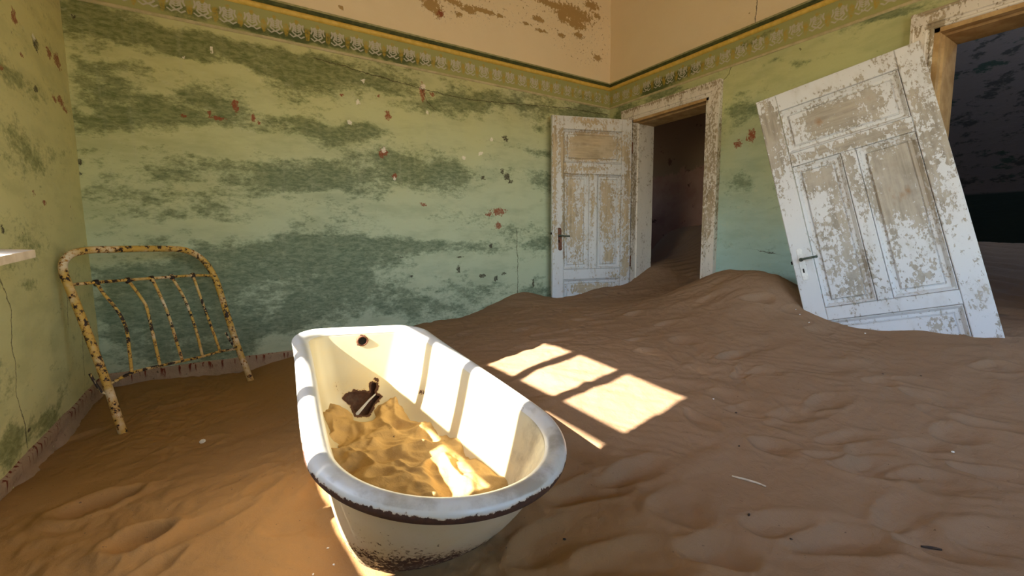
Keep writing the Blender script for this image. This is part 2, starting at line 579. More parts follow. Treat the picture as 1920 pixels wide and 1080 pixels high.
# ------------------------------------------------------------------ wall surfaces with wear attributes
def plane_attrs(me, U, V, hit, spots, blobs, cracks, wob=0.05, seedbase=0, amp=0.48):
    """U, V wall coordinates of every vertex; hit(px) -> (u, v); spots in pixels of the photograph"""
    wu = U + 0.10 * fbm(U * 3.1, V * 3.1, 3, 11 + seedbase)
    wv = V + 0.045 * fbm(U * 3.3 + 9, V * 4.1, 3, 23 + seedbase)
    patch = np.zeros(len(U))
    for (x, y, rx, ry, wt) in blobs:
        c = hit((x, y))
        ru = max(0.03, abs(hit((x + rx, y))[0] - c[0]))
        rv = max(0.02, abs(hit((x, y + ry))[1] - c[1]))
        d2 = ((wu - c[0]) / ru) ** 2 + ((wv - c[1]) / rv) ** 2
        patch += wt * np.exp(-d2 ** 1.3 * 0.8)
    patch = np.clip(patch, 0, 1.1) + amp * fbm(wu * 0.9, wv * 3.4, 4, 41 + seedbase) + 0.5 * amp * fbm(wu * 2.6, wv * 7.5, 3, 47 + seedbase)
    attr(me, 'patch', patch)
    for kind in ('red', 'dirt', 'chip', 'peel'):
        a = np.zeros(len(U))
        for (k, x, y, rx, ry) in spots:
            if k != kind:
                continue
            c = hit((x, y))
            ru = max(0.008, abs(hit((x + rx, y))[0] - c[0]))
            rv = max(0.008, abs(hit((x, y + ry))[1] - c[1]))
            d = np.sqrt(((U - c[0]) / ru) ** 2 + ((V - c[1]) / rv) ** 2)
            a = np.maximum(a, np.clip(1 - 0.5 * d, 0, 1))
        if kind == 'peel':                         # regions strewn with small flakes
            for (k, x, y, rx, ry) in spots:
                if k == 'flakes':
                    c = hit((x, y))
                    d = np.hypot((U - c[0]) / abs(hit((x + rx, y))[0] - c[0]), (V - c[1]) / abs(hit((x, y + ry))[1] - c[1]))
                    a = np.maximum(a, 0.35 * np.clip(2.2 - 1.2 * d, 0, 1))
        attr(me, kind, a)
    best = np.full(len(U), 9.0)
    sgn = np.ones(len(U))
    for line in cracks:
        Q = [hit(p) for p in line]
        for (a, b) in zip(Q[:-1], Q[1:]):
            a, b = np.array(a), np.array(b)
            ab = b - a
            t = np.clip(((U - a[0]) * ab[0] + (V - a[1]) * ab[1]) / (ab @ ab), 0, 1)
            dx, dy = U - a[0] - t * ab[0], V - a[1] - t * ab[1]
            d = np.hypot(dx, dy)
            s = np.where(ab[0] * dy - ab[1] * dx > 0, 1.0, -1.0)
            m = d < best
            best = np.where(m, d, best)
            sgn = np.where(m, s, sgn)
    attr(me, 'crack', best * sgn)


def axis(lo, hi, step, brk=()):
    pts = sorted([lo, hi] + list(brk))
    out = []
    for a, b in zip(pts[:-1], pts[1:]):
        n = max(1, int(round((b - a) / step)))
        out += list(np.linspace(a, b, n + 1)[:-1])
    return np.array(out + [hi])


def bump_rows(U, V, s):
    return 0.004 * fbm(U * 1.3, V * 1.3, 3, 60 + s) + 0.0015 * fbm(U * 6, V * 6, 3, 70 + s)


# ---- back wall
us = axis(XL - 0.06, XR + 0.06, 0.012)
zs = axis(ZF, ZCEIL, 0.012)
U, V = [q.ravel() for q in np.meshgrid(us, zs, indexing='ij')]
rel = bump_rows(U, V, 0)
me = mesh_np(np.stack([U, YB - np.minimum(rel, 0.003), V], -1), grid_faces(len(us), len(zs)))
hb = lambda p: (lambda q: (q[0], q[2]))(ony(p, YB))
BLOBS_B = [(300, 72, 60, 22, .8), (400, 95, 90, 24, .9), (520, 118, 90, 24, .95), (610, 140, 60, 20, .8), (565, 162, 45, 14, .6),
           (260, 230, 110, 40, .55), (330, 215, 110, 24, .6), (420, 190, 50, 28, .55), (570, 240, 90, 18, .6), (330, 310, 90, 32, .65),
           (560, 330, 90, 22, .7), (360, 385, 120, 34, .5), (230, 470, 80, 60, .5), (430, 490, 150, 34, .75), (600, 470, 120, 36, .75),
           (500, 530, 180, 34, .6), (300, 570, 120, 60, .65), (680, 140, 70, 20, .9), (780, 130, 60, 12, .5), (865, 178, 40, 26, .75), (790, 207, 60, 14, .7),
           (620, 245, 70, 26, .65), (720, 247, 50, 9, .6), (625, 330, 70, 34, .75), (775, 325, 75, 42, .65), (845, 320, 28, 40, .6), (720, 295, 45, 10, .4),
           (1010, 232, 30, 18, .6), (1015, 345, 25, 26, .75), (700, 460, 120, 22, .7), (830, 462, 120, 15, .75), (1015, 458, 26, 16, .7), (1010, 540, 30, 40, .6),
           (700, 545, 110, 34, .7), (850, 555, 120, 26, .4), (560, 590, 110, 36, .7), (350, 640, 140, 50, .8), (240, 600, 60, 60, .6), (190, 120, 60, 120, .45), (200, 30, 60, 40, .6), (180, 260, 30, 90, .35),
           (700, 95, 45, 10, .6), (960, 190, 50, 20, .5), (1090, 205, 50, 22, .75), (1015, 290, 25, 10, .4), (1000, 420, 40, 8, .5), (760, 420, 200, 22, -.4), (650, 380, 120, 18, -.5),
           (460, 140, 70, 12, -.3), (880, 420, 160, 26, -.45), (900, 510, 150, 14, -.4), (480, 260, 200, 12, -.2)]
SPOTS_B = [('chip', 671, 192, 5, 5), ('chip', 656, 230, 5, 5), ('chip', 681, 152, 4, 4), ('chip', 793, 163, 7, 6), ('red', 792, 172, 6, 20), ('red', 810, 177, 4, 5), ('chip', 801, 211, 3, 4),
           ('chip', 719, 282, 5, 6), ('red', 719, 286, 9, 10), ('chip', 869, 296, 4, 4), ('chip', 901, 288, 5, 4), ('red', 642, 178, 6, 3), ('red', 710, 180, 4, 3), ('red', 727, 216, 7, 8),
           ('red', 345, 217, 6, 5), ('red', 407, 221, 14, 5), ('red', 393, 213, 4, 6), ('red', 441, 198, 7, 14), ('red', 475, 222, 5, 8), ('red', 485, 231, 4, 4), ('red', 933, 397, 15, 8), ('red', 916, 402, 6, 4), ('red', 934, 423, 6, 7),
           ('red', 793, 384, 6, 4), ('dirt', 950, 332, 6, 9), ('dirt', 942, 322, 4, 5), ('dirt', 957, 341, 5, 4), ('dirt', 906, 333, 4, 5), ('dirt', 921, 461, 4, 6), ('dirt', 860, 505, 5, 6), ('dirt', 905, 517, 7, 4),
           ('dirt', 930, 522, 4, 6), ('dirt', 945, 513, 6, 3), ('dirt', 1000, 532, 2, 9), ('dirt', 862, 482, 9, 1.5), ('dirt', 755, 482, 6, 1.5), ('dirt', 771, 518, 3, 3), ('red', 740, 330, 6, 6), ('chip', 740, 335, 3, 4), ('dirt', 948, 260, 5, 6), ('chip', 922, 262, 3, 4),
           ('chip', 397, 93, 2, 9), ('chip', 345, 108, 5, 3), ('dirt', 149, 303, 4, 8), ('dirt', 150, 325, 3, 5), ('dirt', 138, 32, 5, 5), ('red', 1005, 172, 2, 2), ('dirt', 255, 398, 3, 3),
           ('flakes', 1060, 30, 90, 45), ('flakes', 900, 18, 90, 22), ('flakes', 830, 15, 40, 25), ('flakes', 1090, 70, 50, 50), ('peel', 808, 8, 20, 14), ('peel', 822, 24, 10, 10), ('peel', 852, 4, 20, 6), ('peel', 860, 26, 8, 5), ('red', 827, 26, 8, 8), ('peel', 905, 20, 30, 5), ('peel', 938, 30, 8, 4), ('peel', 1075, 25, 40, 16), ('peel', 1055, 30, 10, 14), ('peel', 1040, 10, 40, 8), ('peel', 1120, 30, 8, 5),
           ('peel', 1085, 66, 10, 6), ('peel', 1052, 66, 8, 4), ('peel', 1015, 58, 14, 3), ('peel', 1120, 108, 9, 6), ('peel', 1010, 36, 12, 6), ('peel', 985, 44, 6, 3), ('peel', 1110, 10, 14, 10), ('peel', 640, 14, 5, 4), ('peel', 880, 18, 16, 8), ('peel', 1080, 45, 20, 10)]
CR_B = [[(590, 108), (650, 125), (700, 142), (770, 160), (850, 182), (930, 192), (1000, 198), (1060, 202), (1140, 216)], [(968, 430), (971, 500), (970, 560)], [(790, 163), (800, 190), (815, 205)]]
plane_attrs(me, U, V, hb, SPOTS_B, BLOBS_B, CR_B)
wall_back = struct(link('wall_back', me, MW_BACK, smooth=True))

# ---- left wall with the sunlit window opening
WY0, WY1, WZ0, WZ1 = 0.955, 2.085, -0.14, 1.60
us = axis(YF - 0.06, YB + 0.06, 0.02, (WY0, WY1, 2.1))
zs = axis(ZF, ZCEIL, 0.02, (WZ0, WZ1))
U, V = [q.ravel() for q in np.meshgrid(us, zs, indexing='ij')]
uc, vc = (us[:-1] + us[1:]) / 2, (zs[:-1] + zs[1:]) / 2
UU, VV = np.meshgrid(uc, vc, indexing='ij')
mask = ~((UU > WY0) & (UU < WY1) & (VV > WZ0) & (VV < WZ1))
me = mesh_np(np.stack([XL + np.minimum(bump_rows(U, V, 5), 0.003), U, V], -1), grid_faces(len(us), len(zs), mask))
hl = lambda p: (lambda q: (q[1], q[2]))(onx(p, XL))
SPOTS_L = [('red', 3, 126, 5, 8), ('red', 26, 30, 5, 14), ('dirt', 65, 80, 6, 12), ('red', 92, 100, 4, 10), ('red', 108, 115, 6, 14), ('red', 102, 185, 4, 7), ('red', 115, 190, 6, 9), ('red', 122, 205, 4, 6),
           ('dirt', 66, 168, 4, 8), ('dirt', 6, 430, 4, 10), ('dirt', 9, 447, 3, 4), ('red', 65, 362, 5, 5), ('red', 84, 380, 4, 6), ('dirt', 42, 438, 2, 5), ('red', 40, 102, 4, 5), ('chip', 62, 70, 4, 6), ('dirt', 30, 174, 2, 3), ('dirt', 55, 806, 4, 5), ('red', 133, 390, 2, 4),
           ('dirt', 151, 305, 3, 8), ('dirt', 22, 60, 3, 5)]
BLOBS_L = [(20, 140, 30, 22, .6), (60, 165, 20, 16, .4), (45, 270, 30, 30, .55), (70, 300, 20, 20, .5), (65, 545, 14, 14, .8), (10, 300, 14, 16, .4), (60, 460, 20, 14, .35), (85, 790, 26, 30, .9), (10, 850, 30, 40, 1.0), (30, 820, 18, 26, .7), (120, 740, 12, 24, .5), (60, 80, 18, 16, .4), (100, 640, 20, 20, .3)]
CR_L = [[(0, 520), (12, 550), (22, 590), (24, 640), (32, 690), (33, 740), (48, 800), (52, 835)], [(150, 560), (155, 640), (158, 700)], [(125, 560), (126, 610)]]
plane_attrs(me, U, V, hl, SPOTS_L, BLOBS_L, CR_L, seedbase=3, amp=0.22)
wall_left = struct(link('wall_left', me, MW_LEFT, smooth=True))
# the reveal of the opening (30 cm thick wall, sloping bottom)
xo = XL - WT
rv = [[(XL, WY0, WZ0), (XL, WY1, WZ0), (xo, WY1, 0.06), (xo, WY0, 0.06)], [(XL, WY0, WZ1), (xo, WY0, WZ1 + 0.06), (xo, WY1, WZ1 + 0.06), (XL, WY1, WZ1)],
      [(XL, WY0, WZ0), (xo, WY0, 0.06), (xo, WY0, WZ1 + 0.06), (XL, WY0, WZ1)], [(XL, WY1, WZ0), (XL, WY1, WZ1), (xo, WY1, WZ1 + 0.06), (xo, WY1, 0.06)]]
me = mesh_np([c for q in rv for c in q], [[4 * i + j for j in range(4)] for i in range(4)])
reveal = link('window_reveal', me, M_PLASTER, wall_left)

# ---- right wall with two doorways
D1 = (2.592, 3.535, 1.30)                     # y from, y to, head height
D2 = (0.085, 1.033, 1.295)
ZMAX = ZCEIL


def cut_mask(us, zs, holes):
    uc, vc = (us[:-1] + us[1:]) / 2, (zs[:-1] + zs[1:]) / 2
    UU, VV = np.meshgrid(uc, vc, indexing='ij')
    m = np.ones(UU.shape, bool)
    for (a, b, h) in holes:
        m &= ~((UU > a) & (UU < b) & (VV < h))
    return m


us = np.concatenate([axis(YF - 0.06, 0.4, 0.05, (D2[0],))[:-1], axis(0.4, YB + 0.06, 0.012, (D1[0], D1[1], D2[1]))])
zs = axis(ZF, ZCEIL, 0.012, (D1[2], D2[2]))
U, V = [q.ravel() for q in np.meshgrid(us, zs, indexing='ij')]
me = mesh_np(np.stack([XR - np.minimum(bump_rows(U, V, 9), 0.003), U, V], -1), grid_faces(len(us), len(zs), cut_mask(us, zs, (D1, D2))))
hr = lambda p: (lambda q: (q[1], q[2]))(onx(p, XR))
SPOTS_R = [('red', 1409, 255, 9, 14), ('red', 1383, 270, 8, 8), ('red', 1400, 262, 3, 3), ('dirt', 1500, 92, 3, 3), ('peel', 1405, 25, 2, 2), ('dirt', 1444, 474, 12, 1.2)]
BLOBS_R = [(1395, 200, 26, 22, .6), (1388, 345, 26, 18, .65), (1515, 105, 22, 8, .7), (1250, 175, 40, 16, .9), (1215, 200, 30, 6, .8), (1300, 120, 50, 14, .5), (1640, 40, 60, 8, .8), (1690, 22, 40, 12, .7), (1420, 205, 12, 12, .4), (1175, 205, 16, 18, .6), (1165, 218, 10, 14, .7), (1450, 120, 40, 8, .3)]
CR_R = [[(1378, 100), (1376, 118), (1366, 140), (1355, 152)], [(1420, 0), (1419, 20), (1416, 45)], [(1425, 470), (1450, 475)]]
plane_attrs(me, U, V, hr, SPOTS_R, BLOBS_R, CR_R, seedbase=6, amp=0.2)
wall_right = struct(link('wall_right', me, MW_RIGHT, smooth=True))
# the far face of the same wall, seen from the passage and the next room
us = axis(-3.0, 6.0, 0.5, (D1[0], D1[1], D2[0], D2[1]))
zs = axis(ZF, ZCEIL, 0.5, (D1[2], D2[2]))
U, V = [q.ravel() for q in np.meshgrid(us, zs, indexing='ij')]
me = mesh_np(np.stack([np.full_like(U, XR + WT), U, V], -1), grid_faces(len(us), len(zs), cut_mask(us, zs, (D1, D2))))
link('far_face', me, M_PASS, wall_right)

# ---- front wall behind the camera with two unseen windows added for fill light
FW = [(0.2, 1.7, -0.15, 1.5), (2.2, 3.6, -0.15, 1.5)]
us = axis(XL, XR, 0.4, [a for q in FW for a in q[:2]])
zs = axis(ZF, ZCEIL, 0.4, (-0.15, 1.5))
U, V = [q.ravel() for q in np.meshgrid(us, zs, indexing='ij')]
uc, vc = (us[:-1] + us[1:]) / 2, (zs[:-1] + zs[1:]) / 2
UU, VV = np.meshgrid(uc, vc, indexing='ij')
mask = np.ones(UU.shape, bool)
for q in FW:
    mask &= ~((UU > q[0]) & (UU < q[1]) & (VV > q[2]) & (VV < q[3]))
me = mesh_np(np.stack([U, np.full_like(U, YF), V], -1), grid_faces(len(us), len(zs), mask))
for nm in ('patch', 'red', 'dirt', 'chip', 'peel'):
    attr(me, nm, np.zeros(len(U)))
attr(me, 'crack', np.full(len(U), 9.0))
wall_front = struct(link('wall_front', me, MW_LEFT))

# ---- shell: floor slab, ceiling, next rooms, ground outside
struct(link('floor', box_mesh([(-1.1, 7.2, -3.3, 6.3, ZF - 0.15, ZF)]), M_PLASTER))
# roof gap added for blue sky light; unseen wall added to block the sun
struct(link('ceiling', box_mesh([(-1.3, 5.6, -3.4, 6.4, ZCEIL, ZCEIL + 0.15), (5.6, 7.3, 1.9, 6.4, ZCEIL, ZCEIL + 0.15), (5.6, 7.3, -3.4, -0.9, ZCEIL, ZCEIL + 0.15)]), M_CEIL))
struct(link('wall_sun_blocker', box_mesh([(5.45, 5.6, -2.0, 3.0, ZCEIL + 0.15, ZCEIL + 1.7)]), M_PLASTER))  # unseen blocker, keeps direct sun out of the added roof gap
struct(link('ground', box_mesh([(-70, 70, -70, 70, -1.55, -1.35)]), M_GROUND))


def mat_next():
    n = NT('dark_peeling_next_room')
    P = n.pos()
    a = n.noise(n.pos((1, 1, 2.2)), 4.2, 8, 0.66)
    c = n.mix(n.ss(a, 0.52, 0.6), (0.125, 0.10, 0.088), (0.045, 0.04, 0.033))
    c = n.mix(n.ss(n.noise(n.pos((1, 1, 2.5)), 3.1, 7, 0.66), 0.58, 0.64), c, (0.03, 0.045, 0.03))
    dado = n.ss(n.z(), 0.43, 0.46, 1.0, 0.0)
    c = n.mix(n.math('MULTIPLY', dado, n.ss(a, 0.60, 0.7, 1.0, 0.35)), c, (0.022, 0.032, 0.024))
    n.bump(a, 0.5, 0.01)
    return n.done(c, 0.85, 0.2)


def mat_passage():
    n = NT('red_brown_passage')
    a = n.noise(n.pos(), 2.2, 7, 0.62)
    c = n.mix(n.ss(a, 0.35, 0.7), (0.34, 0.20, 0.14), (0.25, 0.13, 0.09))
    zz = n.madd(n.noise(n.pos((1, 3, 1)), 2.2, 7, 0.7), 0.55, n.z())
    c = n.mix(n.ss(zz, 1.20, 1.25), c, (0.22, 0.15, 0.09))
    c = n.mix(n.ss(n.noise(n.pos(), 6, 8, 0.72), 0.60, 0.66), c, (0.09, 0.045, 0.03))
    n.bump(a, 0.5, 0.01)
    return n.done(c, 0.9, 0.2)


M_NEXT = mat_next()
M_PASSAGE = mat_passage()
struct(link('wall_passage', box_mesh([(5.6, 5.75, 2.05, 6.0, ZF, ZCEIL)]), M_PASSAGE))
struct(link('wall_passage_end', box_mesh([(4.17, 4.7, 6.0, 6.15, ZF, ZCEIL), (5.2, 5.75, 6.0, 6.15, ZF, ZCEIL), (4.7, 5.2, 6.0, 6.15, ZF, 0.6), (4.7, 5.2, 6.0, 6.15, 1.3, ZCEIL)]), M_PASSAGE))  # unseen end wall, its opening added to brighten the passage
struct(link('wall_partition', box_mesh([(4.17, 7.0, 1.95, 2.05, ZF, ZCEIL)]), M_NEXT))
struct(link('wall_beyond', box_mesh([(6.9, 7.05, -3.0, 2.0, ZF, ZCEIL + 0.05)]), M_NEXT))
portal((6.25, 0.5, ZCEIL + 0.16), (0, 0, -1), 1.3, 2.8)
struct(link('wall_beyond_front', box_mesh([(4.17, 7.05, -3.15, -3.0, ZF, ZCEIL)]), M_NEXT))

portal(((FW[0][0] + FW[0][1]) / 2, YF - 0.01, 0.675), (0, 1, 0), 1.5, 1.65)
portal(((FW[1][0] + FW[1][1]) / 2, YF - 0.01, 0.675), (0, 1, 0), 1.4, 1.65)
portal((XL - WT - 0.01, 1.52, 0.86), (1, 0, 0), 1.6, 1.2)
portal((4.95, 6.16, 0.95), (0, -1, 0), 0.5, 0.7)

# ---- painted frieze strips with the stencilled ornament
GREY = []
for sx in (-1, 1):
    GREY.append([(sx * .10, .95), (sx * .20, .88), (sx * .15, .62), (sx * .22, .40), (sx * .12, .28)])
    GREY.append([(sx * .30, .92), (sx * .27, .70), (sx * .33, .52)])
    GREY.append([(sx * .33, .22), (sx * .18, .08), (sx * .04, .20)])
    for k in range(4):
        GREY.append([(sx * .04, .42 + .13 * k), (sx * .13, .50 + .13 * k)])
GREY.append([(-.10, .30), (0, .18), (.10, .30)])


def ornament(U, T, per, phase):
    x = ((U - phase) / per + 0.5) % 1.0 - 0.5          # 0 = centre of a gold drop
    xs = (x + 1.0) % 1.0 - 0.5                           # 0 = centre of the grey scroll group
    y = np.clip((T - 0.18) / 0.60, -1, 2)
    g = np.zeros(len(U))
    for st in GREY:
        for a, b in zip(st[:-1], st[1:]):
            a, b = np.array(a), np.array(b)
            ab = b - a
            t = np.clip(((xs - a[0]) * ab[0] + (y - a[1]) * ab[1]) / (ab @ ab), 0, 1)
            d = np.hypot(xs - a[0] - t * ab[0], y - a[1] - t * ab[1])
            g = np.maximum(g, np.clip(1 - d / 0.075, 0, 1))
    drop = 1 - np.sqrt((x / (0.13 - 0.05 * np.clip(0.6 - y, -.5, .5))) ** 2 + ((y - 0.42) / 0.42) ** 2) * 0.5
    small = 1 - np.sqrt((xs / 0.10) ** 2 + ((y - 1.05) / 0.13) ** 2) * 0.5
    return g, np.clip(np.maximum(drop, small), 0, 1)


def frieze(parent, lo, hi, to3d, per, phase, fade, blobs, hit, seed):
    us = axis(lo, hi, 0.0055)
    zs = axis(ZC + 0.008, ZG + 0.004, 0.0055)
    U, V = [q.ravel() for q in np.meshgrid(us, zs, indexing='ij')]
    me = mesh_np(to3d(U, V), grid_faces(len(us), len(zs)))
    g, d = ornament(U, (V - ZC) / (ZG - ZC), per, phase)
    attr(me, 'grey', g)
    attr(me, 'gold', d)
    attr(me, 'fade', fade(U))
    p = np.zeros(len(U))
    for (x, y, rx, ry, wt) in blobs:
        c = hit((x, y))
        ru = abs(hit((x + rx, y))[0] - c[0])
        rv = abs(hit((x, y + ry))[1] - c[1])
        p += wt * np.exp(-((U - c[0]) / ru) ** 2 - ((V - c[1]) / rv) ** 2)
    attr(me, 'patch', p + 0.18 * fbm(U * 2, V * 6, 3, seed))
    return link('painted_frieze', me, M_FRIEZE, parent, smooth=True)


M_FRIEZE = mat_frieze()
frieze(wall_back, XL + 0.004, XR - 0.004, lambda U, V: np.stack([U, np.full_like(U, YB - 0.006), V], -1), 0.149, 0.020,
       lambda U: -0.10 + 0.22 * sstep(U, 1.9, 3.4), [(330, 20, 60, 20, .6), (420, 20, 50, 16, .4), (470, 55, 60, 12, .7), (600, 70, 60, 16, .75), (720, 105, 70, 14, .8), (560, 70, 60, 14, .6), (820, 120, 60, 14, .5), (930, 135, 40, 14, .4), (1090, 180, 60, 12, .5)], hb, 80)
frieze(wall_right, -1.0, YB - 0.004, lambda U, V: np.stack([np.full_like(U, XR - 0.006), U, V], -1), 0.1475, 1.653,
       lambda U: 0.06 + 0.0 * U, [(1230, 165, 40, 16, 1.0), (1300, 130, 60, 12, .8), (1400, 85, 40, 10, .5), (1440, 60, 30, 8, .5)], hr, 81)

# ---- trims: gold moulding with its dark green cove, and the painted line
PROF_BEAD = [(0.0, 0.0), (0.012, 0.002), (0.022, 0.012), (0.025, 0.022), (0.021, 0.034), (0.012, 0.041)]
PROF_COVE = [(0.012, 0.041), (0.009, 0.046), (0.006, 0.056), (0.008, 0.066), (0.014, 0.072)]
PROF_FILLET = [(0.014, 0.072), (0.018, 0.074), (0.018, 0.085), (0.0, 0.092)]
for nm, p0, p1, nn in (('trim_1', (XL, YB, ZG), (XR, YB, ZG), (0, -1, 0)), ('trim_2', (XR, YB, ZG), (XR, YF, ZG), (-1, 0, 0)), ('trim_3', (XL, YB, ZG), (XL, YF, ZG), (1, 0, 0))):
    t = struct(empty(nm, (0, 0, 0)))
    path = (p0, p1, nn)
    link('gold_bead', profile_mesh(path, PROF_BEAD), M_GOLD, t, True)
    link('green_cove', profile_mesh(path, PROF_COVE), M_GREEN, t, True)
    link('pale_fillet', profile_mesh(path, PROF_FILLET), M_PALE, t, True)
    path2 = (np.array(p0) + (0, 0, ZC - ZG), np.array(p1) + (0, 0, ZC - ZG), nn)
    link('painted_line', profile_mesh(path2, [(0, -0.012), (0.008, -0.010), (0.009, 0.008), (0, 0.010)]), M_LINE, t)


# ---- crumbling base plaster
def base_board(name, to3d, lo, hi, seed):
    us = axis(lo, hi, 0.012)
    vs = axis(-0.22, 0.0, 0.012)
    U, V = [q.ravel() for q in np.meshgrid(us, vs, indexing='ij')]
    d = 0.014 + 0.02 * np.clip(fbm(U * 5, V * 6, 4, seed), -1, 1) * sstep(-V, 0.02, 0.1) + 0.022 * sstep(-V, 0.05, 0.2)
    top = V + 0.004 * fbm(U * 9, U * 0, 3, seed + 3)
    d = np.where(V > -0.004, 0.0, d)
    me = mesh_np(to3d(U, top, d), grid_faces(len(us), len(vs)))
    return struct(link(name, me, M_BASE, smooth=True))


base_board('baseboard_back', lambda U, T, d: np.stack([U, YB - d, ZB + T], -1), XL, XR, 90)
base_board('baseboard_left', lambda U, T, d: np.stack([XL + d, U, ZB + T], -1), YF, YB, 95)
# ------------------------------------------------------------------ joinery helpers (u right, v down, w towards the viewer)
def relief(us, vs, W, w0, to3d, attrs=None):
    us, vs = np.array(us), np.array(vs)
    nu, nv = len(us), len(vs)
    U, V = [q.ravel() for q in np.meshgrid(us, vs, indexing='ij')]
    Wv = W(U, V)
    verts = to3d(U, V, Wv)
    f = [list(q) for q in grid_faces(nu, nv)[:, ::-1]]
    ring = [i * nv for i in range(nu)] + [(nu - 1) * nv + j for j in range(1, nv)] + [i * nv + nv - 1 for i in range(nu - 2, -1, -1)] + [j for j in range(nv - 2, 0, -1)]
    n = len(verts)
    back = to3d(U[ring], V[ring], np.full(len(ring), w0))
    allv = np.vstack([verts, back])
    k = len(ring)
    for i in range(k):
        j = (i + 1) % k
        f.append([ring[i], ring[j], n + j, n + i])
    me = bpy.data.meshes.new('m')
    me.from_pydata([tuple(v) for v in allv], [], f + [[n + i for i in range(k)][::-1]])
    for nm, fn in (attrs or {}).items():
        a = fn(U, V)
        attr(me, nm, np.concatenate([a, a[ring]]))
    me.update()
    return me


def steps(a, b, brk=(), step=0.02):
    pts = sorted(set([round(q, 5) for q in (a, b, *brk) if a - 1e-6 <= q <= b + 1e-6]))
    out = []
    for p, q in zip(pts[:-1], pts[1:]):
        n = max(1, int(math.ceil((q - p) / step - 1e-6)))
        out += list(np.linspace(p, q, n + 1)[:-1])
    return np.array(out + [b])


def edge_dist(U, V, u0, u1, v0, v1):
    return np.minimum(np.minimum(U - u0, u1 - U), np.minimum(V - v0, v1 - V))


def board(u0, u1, v0, v1, w0, w1, to3d, attrs, bev=0.004, step=0.02):
    us = steps(u0, u1, (u0 + bev, u1 - bev), step)
    vs = steps(v0, v1, (v0 + bev, v1 - bev), step)
    return relief(us, vs, lambda U, V: w1 - bev * (edge_dist(U, V, u0, u1, v0, v1) < bev * 0.5), w0, to3d, attrs)


def panel(u0, u1, v0, v1, w0, wp, to3d, attrs, marg=0.045):
    """recessed panel with a moulded border and a raised field"""
    e = (0.004, 0.012, 0.022, marg - 0.006, marg, marg + 0.007)
    us = steps(u0, u1, [u0 + q for q in e] + [u1 - q for q in e], 0.016)
    vs = steps(v0, v1, [v0 + q for q in e] + [v1 - q for q in e], 0.016)

    def W(U, V):
        d = edge_dist(U, V, u0, u1, v0, v1)
        return wp + np.interp(d, [0, 0.004, 0.012, 0.022, marg - 0.006, marg, marg + 0.007, 1], [0.019, 0.021, 0.013, 0.0, 0.001, -0.005, 0.009, 0.009])
    return relief(us, vs, W, w0, to3d, attrs)


def blob_field(blobs):
    def fn(U, V):
        a = np.zeros(len(U))
        for (cu, cv, ru, rv, wt) in blobs:
            a += wt * np.exp(-(np.abs((U - cu) / ru) ** 2.6 + np.abs((V - cv) / rv) ** 2.6))
        return np.clip(a, -0.6, 1.25) + 0.10 * fbm(U * 5, V * 3, 3, 33)
    return fn


def make_door(root, Wd, Hd, lay, bare, stain, M_PAINT, M_PAINT_H):
    """lay: stile_l, stile_r, rails [(v0, v1)...], centre muntin u0, u1"""
    T = 0.042
    loc = lambda U, V, Wz: np.stack([U, -Wz, Hd - V], -1)
    at = {'bare': blob_field(bare), 'stain': blob_field(stain)}
    sl_, sr_ = lay['stiles']
    rails = lay['rails']
    m0, m1 = lay['mid']
    for (a, b) in ((0, sl_), (sr_, Wd)):
        link('stile', board(a, b, 0, Hd, 0, T, loc, at), M_PAINT, root)
    for (a, b) in rails:
        link('rail', board(sl_ + 0.001, sr_ - 0.001, a, b, 0, T - 0.0008, loc, at), M_PAINT_H, root)
    link('centre_muntin', board(m0, m1, rails[1][1] + 0.001, rails[2][0] - 0.001, 0, T - 0.0006, loc, at), M_PAINT, root)
    cells = [(sl_, sr_, rails[0][1], rails[1][0], M_PAINT_H), (sl_, m0, rails[1][1], rails[2][0], M_PAINT), (m1, sr_, rails[1][1], rails[2][0], M_PAINT), (sl_, sr_, rails[2][1], rails[3][0], M_PAINT_H)]
    for (a, b, c, d, mt) in cells:
        link('panel', panel(a + 0.003, b - 0.003, c + 0.003, d - 0.003, 0.006, 0.015, loc, at), mt, root)
    return loc, T


def plate_mesh(loc, u0, u1, v0, v1, w0, w1, skew=0.0):
    bm = bmesh.new()
    n = 8
    pts = []
    r = (u1 - u0) / 2
    c = (u0 + u1) / 2
    for k in range(n + 1):
        a = math.pi * k / n
        pts.append((c - r * math.cos(a), v0 + r * (1 - math.sin(a)) * 0.8))
    for k in range(n + 1):
        a = math.pi * k / n
        pts.append((c + r * math.cos(a) + skew, v1 - r * (1 - math.sin(a)) * 0.8))
    P = np.array(pts)
    fr = loc(P[:, 0], P[:, 1], np.full(len(P), w1))
    bk = loc(P[:, 0], P[:, 1], np.full(len(P), w0))
    f = [bm.verts.new(q) for q in fr]
    b = [bm.verts.new(q) for q in bk]
    bm.faces.new(f)
    bm.faces.new(b[::-1])
    k = len(f)
    for i in range(k):
        bm.faces.new((f[i], b[i], b[(i + 1) % k], f[(i + 1) % k]))
    bmesh.ops.recalc_face_normals(bm, faces=bm.faces)
    bmesh.ops.bevel(bm, geom=[e for e in bm.edges if all(v in f for v in e.verts)], offset=0.0015, segments=1, affect='EDGES')
    me = bpy.data.meshes.new('m')
    bm.to_mesh(me)
    bm.free()
    return me


